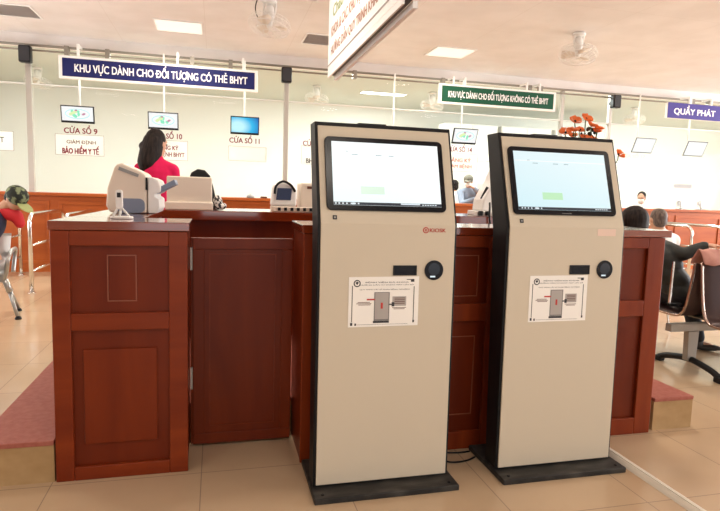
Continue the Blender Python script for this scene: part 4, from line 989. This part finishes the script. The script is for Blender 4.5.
# grey-haired man further back on a stool
sx_, sy_ = 4.42, 4.90
so_ = thing('stool', 'round waiting stool under the grey-haired man', 'stool', (sx_, sy_, 0))
G().lathe([(.0, .40), (.16, .40), (.165, .42), (.15, .44), (0, .44)], sx_, sy_, 20).obj('seat', 'black', so_, smooth=True)
for k in range(4): a = pi/4+k*pi/2; G().tube([(sx_+.09*cos(a), sy_+.09*sin(a), .40), (sx_+.16*cos(a), sy_+.16*sin(a), .002)], .011, 8).obj('leg', 'chrome', so_)
person('grey-haired man in white shirt seated beyond the black-haired man', (sx_, sy_, .575), (sx_, sy_-.0, 1.0), (sx_-.02, sy_+.03, 1.13), (.15, .97, -.1),
       ((sx_-.17, sy_, .92), (sx_+.17, sy_, .92)), [((sx_-.22, sy_+.08, .68), (sx_-.16, sy_+.30, .60), (sx_-.12, sy_+.40, .59)), ((sx_+.22, sy_+.08, .68), (sx_+.16, sy_+.30, .60), (sx_+.12, sy_+.40, .59))],
       [((sx_-.09, sy_+.02, .54), (sx_-.10, sy_+.42, .50), (sx_-.10, sy_+.40, .09), (sx_-.10, sy_+.53, .03)), ((sx_+.09, sy_+.02, .54), (sx_+.10, sy_+.42, .50), (sx_+.10, sy_+.40, .09), (sx_+.10, sy_+.53, .03))],
       'crop', 'grey_hair', 'white_cloth', 'trouser', (sx_, sy_, 0), .010)
# clerks behind the counter
def cap_grey(t, head, r, f, u, B):
    g = G().ell(head+u*.035-f*.006, (.094, .110, .085), B); remesh(g, .009, 2).obj('cap', 'grey_cap', t, smooth=True, flip=False)
    g = G(); g.ell(head+u*.02+f*.115, (.07, .075, .011), B); remesh(g, .007, 1).obj('cap_peak', 'grey_cap', t, smooth=True, flip=False)
    g = G().limb([V((cx_+.17, cy_-.02, 1.37)), V((cx_+.26, cy_-.13, 1.29)), V((cx_+.10, cy_-.21, 1.40))], [.085, .078, .06]); remesh(g, .011, 3).obj('brown_sleeve', 'brown_cloth', t, smooth=True, flip=False)
    G().ell(head+u*.012+f*.0, (.092, .10, .014), B).obj('cap_band', 'black', t, smooth=True)
cx_, cy_ = 4.70, 10.12
person('person in grey cap and white mask with raised brown sleeve behind the counter', (cx_+.05, cy_+.06, 1.000), (cx_, cy_, 1.460), (cx_-.05, cy_-.05, 1.605), (-.5, -.8, -.22),
       ((cx_+.17, cy_-.02, 1.380), (cx_-.17, cy_+.02, 1.380)), [((cx_+.28, cy_-.12, 1.290), (cx_-.02, cy_-.24, 1.470), (cx_-.12, cy_-.24, 1.510)), ((cx_-.20, cy_-.14, 1.170), (cx_+.0, cy_-.26, 1.270), (cx_+.1, cy_-.27, 1.290))],
       [(h, k, a, (t_[0], cy_-.12, .03)) for h, k, a, t_ in std_legs(cx_, cy_+.06, 0)], 'crop', 'hair', 'blue_cloth', 'trouser', (cx_, cy_, 0), .011, 1.0, .15, (0, -1, 0), mask=True, extra=cap_grey)
cx_, cy_ = 4.68, 10.8
person('black-haired person in white behind the counter, half hidden by the left kiosk', (cx_, cy_, .90), (cx_, cy_, 1.37), (cx_, cy_+.03, 1.52), (-.3, .95, -.1),
       ((cx_-.17, cy_, 1.29), (cx_+.17, cy_, 1.29)), [((cx_-.22, cy_+.05, 1.05), (cx_-.16, cy_+.25, .95), (cx_-.12, cy_+.35, .95)), ((cx_+.22, cy_+.05, 1.05), (cx_+.16, cy_+.25, .95), (cx_+.12, cy_+.35, .95))],
       std_legs(cx_, cy_, 0), 'short', 'hair', 'white_cloth', 'trouser', (cx_, cy_, 0), .012)
cx_, cy_ = 8.56, 10.1
person('clerk in white coat and mask with tied black hair behind the far right counter', (cx_, cy_, .80), (cx_, cy_, 1.25), (cx_-.02, cy_-.04, 1.40), (-.75, -.6, -.2),
       ((cx_+.17, cy_, 1.17), (cx_-.17, cy_, 1.17)), [((cx_+.22, cy_-.05, .95), (cx_+.14, cy_-.22, 1.03), (cx_+.08, cy_-.28, 1.2)), ((cx_-.22, cy_-.05, .95), (cx_-.14, cy_-.22, 1.03), (cx_-.08, cy_-.28, 1.2))],
       [((cx_+s*.09, cy_, .78), (cx_+s*.09, cy_+.01, .43), (cx_+s*.09, cy_, .08), (cx_+s*.09, cy_-.12, .03)) for s in (-1, 1)], 'tail', 'hair', 'white_cloth', 'white_cloth', (cx_, cy_, 0), .011, 1.0, .15, (0, -1, 0), mask=True)

# ------------------------------------------------------------------ light
def area(x, y, z, sx, sy, power, col, rot=(0, 0, 0)):
    l = bpy.data.lights.new('lamp_and_fill_light', 'AREA'); l.shape = 'RECTANGLE'; l.size = sx; l.size_y = sy; l.energy = power; l.color = col
    o = bpy.data.objects.new('lamp_and_fill_light', l); o.location = (x, y, z); o.rotation_euler = rot; COL.objects.link(o); return o
WARM = (1, .90, .78)
for x, y, p in ((-.48, 8.25, 30), (3.40, 8.22, 30), (-2.4, 4.2, 30), (.2, 4.2, 30), (2.8, 4.2, 30), (5.6, 4.2, 30), (-2.4, .4, 18), (1.0, -.2, 22), (4.4, .4, 18)):
    area(x, y, CZ-.03, .55, .5, p, WARM)
for x, y in ofx: area(x, y, CZ-.03, .8, .26, 88, (.96, 1, .97))  # most belong to the added office fixtures
# daylight at the tall openings on the right; added fills at left wall and front
for y in (-2.5, 1.8, 6.1): area(X1-.05, y, 1.9, 2.4, 3.2, 700 if y > 4 else 480, (.97, .97, 1), (0, radians(112), 0))
area(X0+.05, 6.4, 1.7, 2.4, 3.0, 150, (.97, .97, 1), (0, radians(-114), 0))  # added fill at the solid left wall, tilted up to brighten the ceiling
area(3.0, Y0+.1, 1.4, 8.5, 2.4, 110, (.97, .97, 1), (radians(128), 0, 0))  # added fill inside the front opening, aimed up at the ceiling
w = bpy.data.worlds.new('world'); sc.world = w; w.use_nodes = True
w.node_tree.nodes['Background'].inputs[0].default_value = (1, .96, .9, 1); w.node_tree.nodes['Background'].inputs[1].default_value = .45
sc.view_settings.view_transform = 'Standard'; sc.view_settings.look = 'None'; sc.view_settings.exposure = 0; sc.view_settings.gamma = 1; sc.view_settings.use_curve_mapping = False
sc.cycles.use_denoising = True
sc.cycles.max_bounces = 8; sc.cycles.transparent_max_bounces = 16; sc.cycles.sample_clamp_indirect = 6
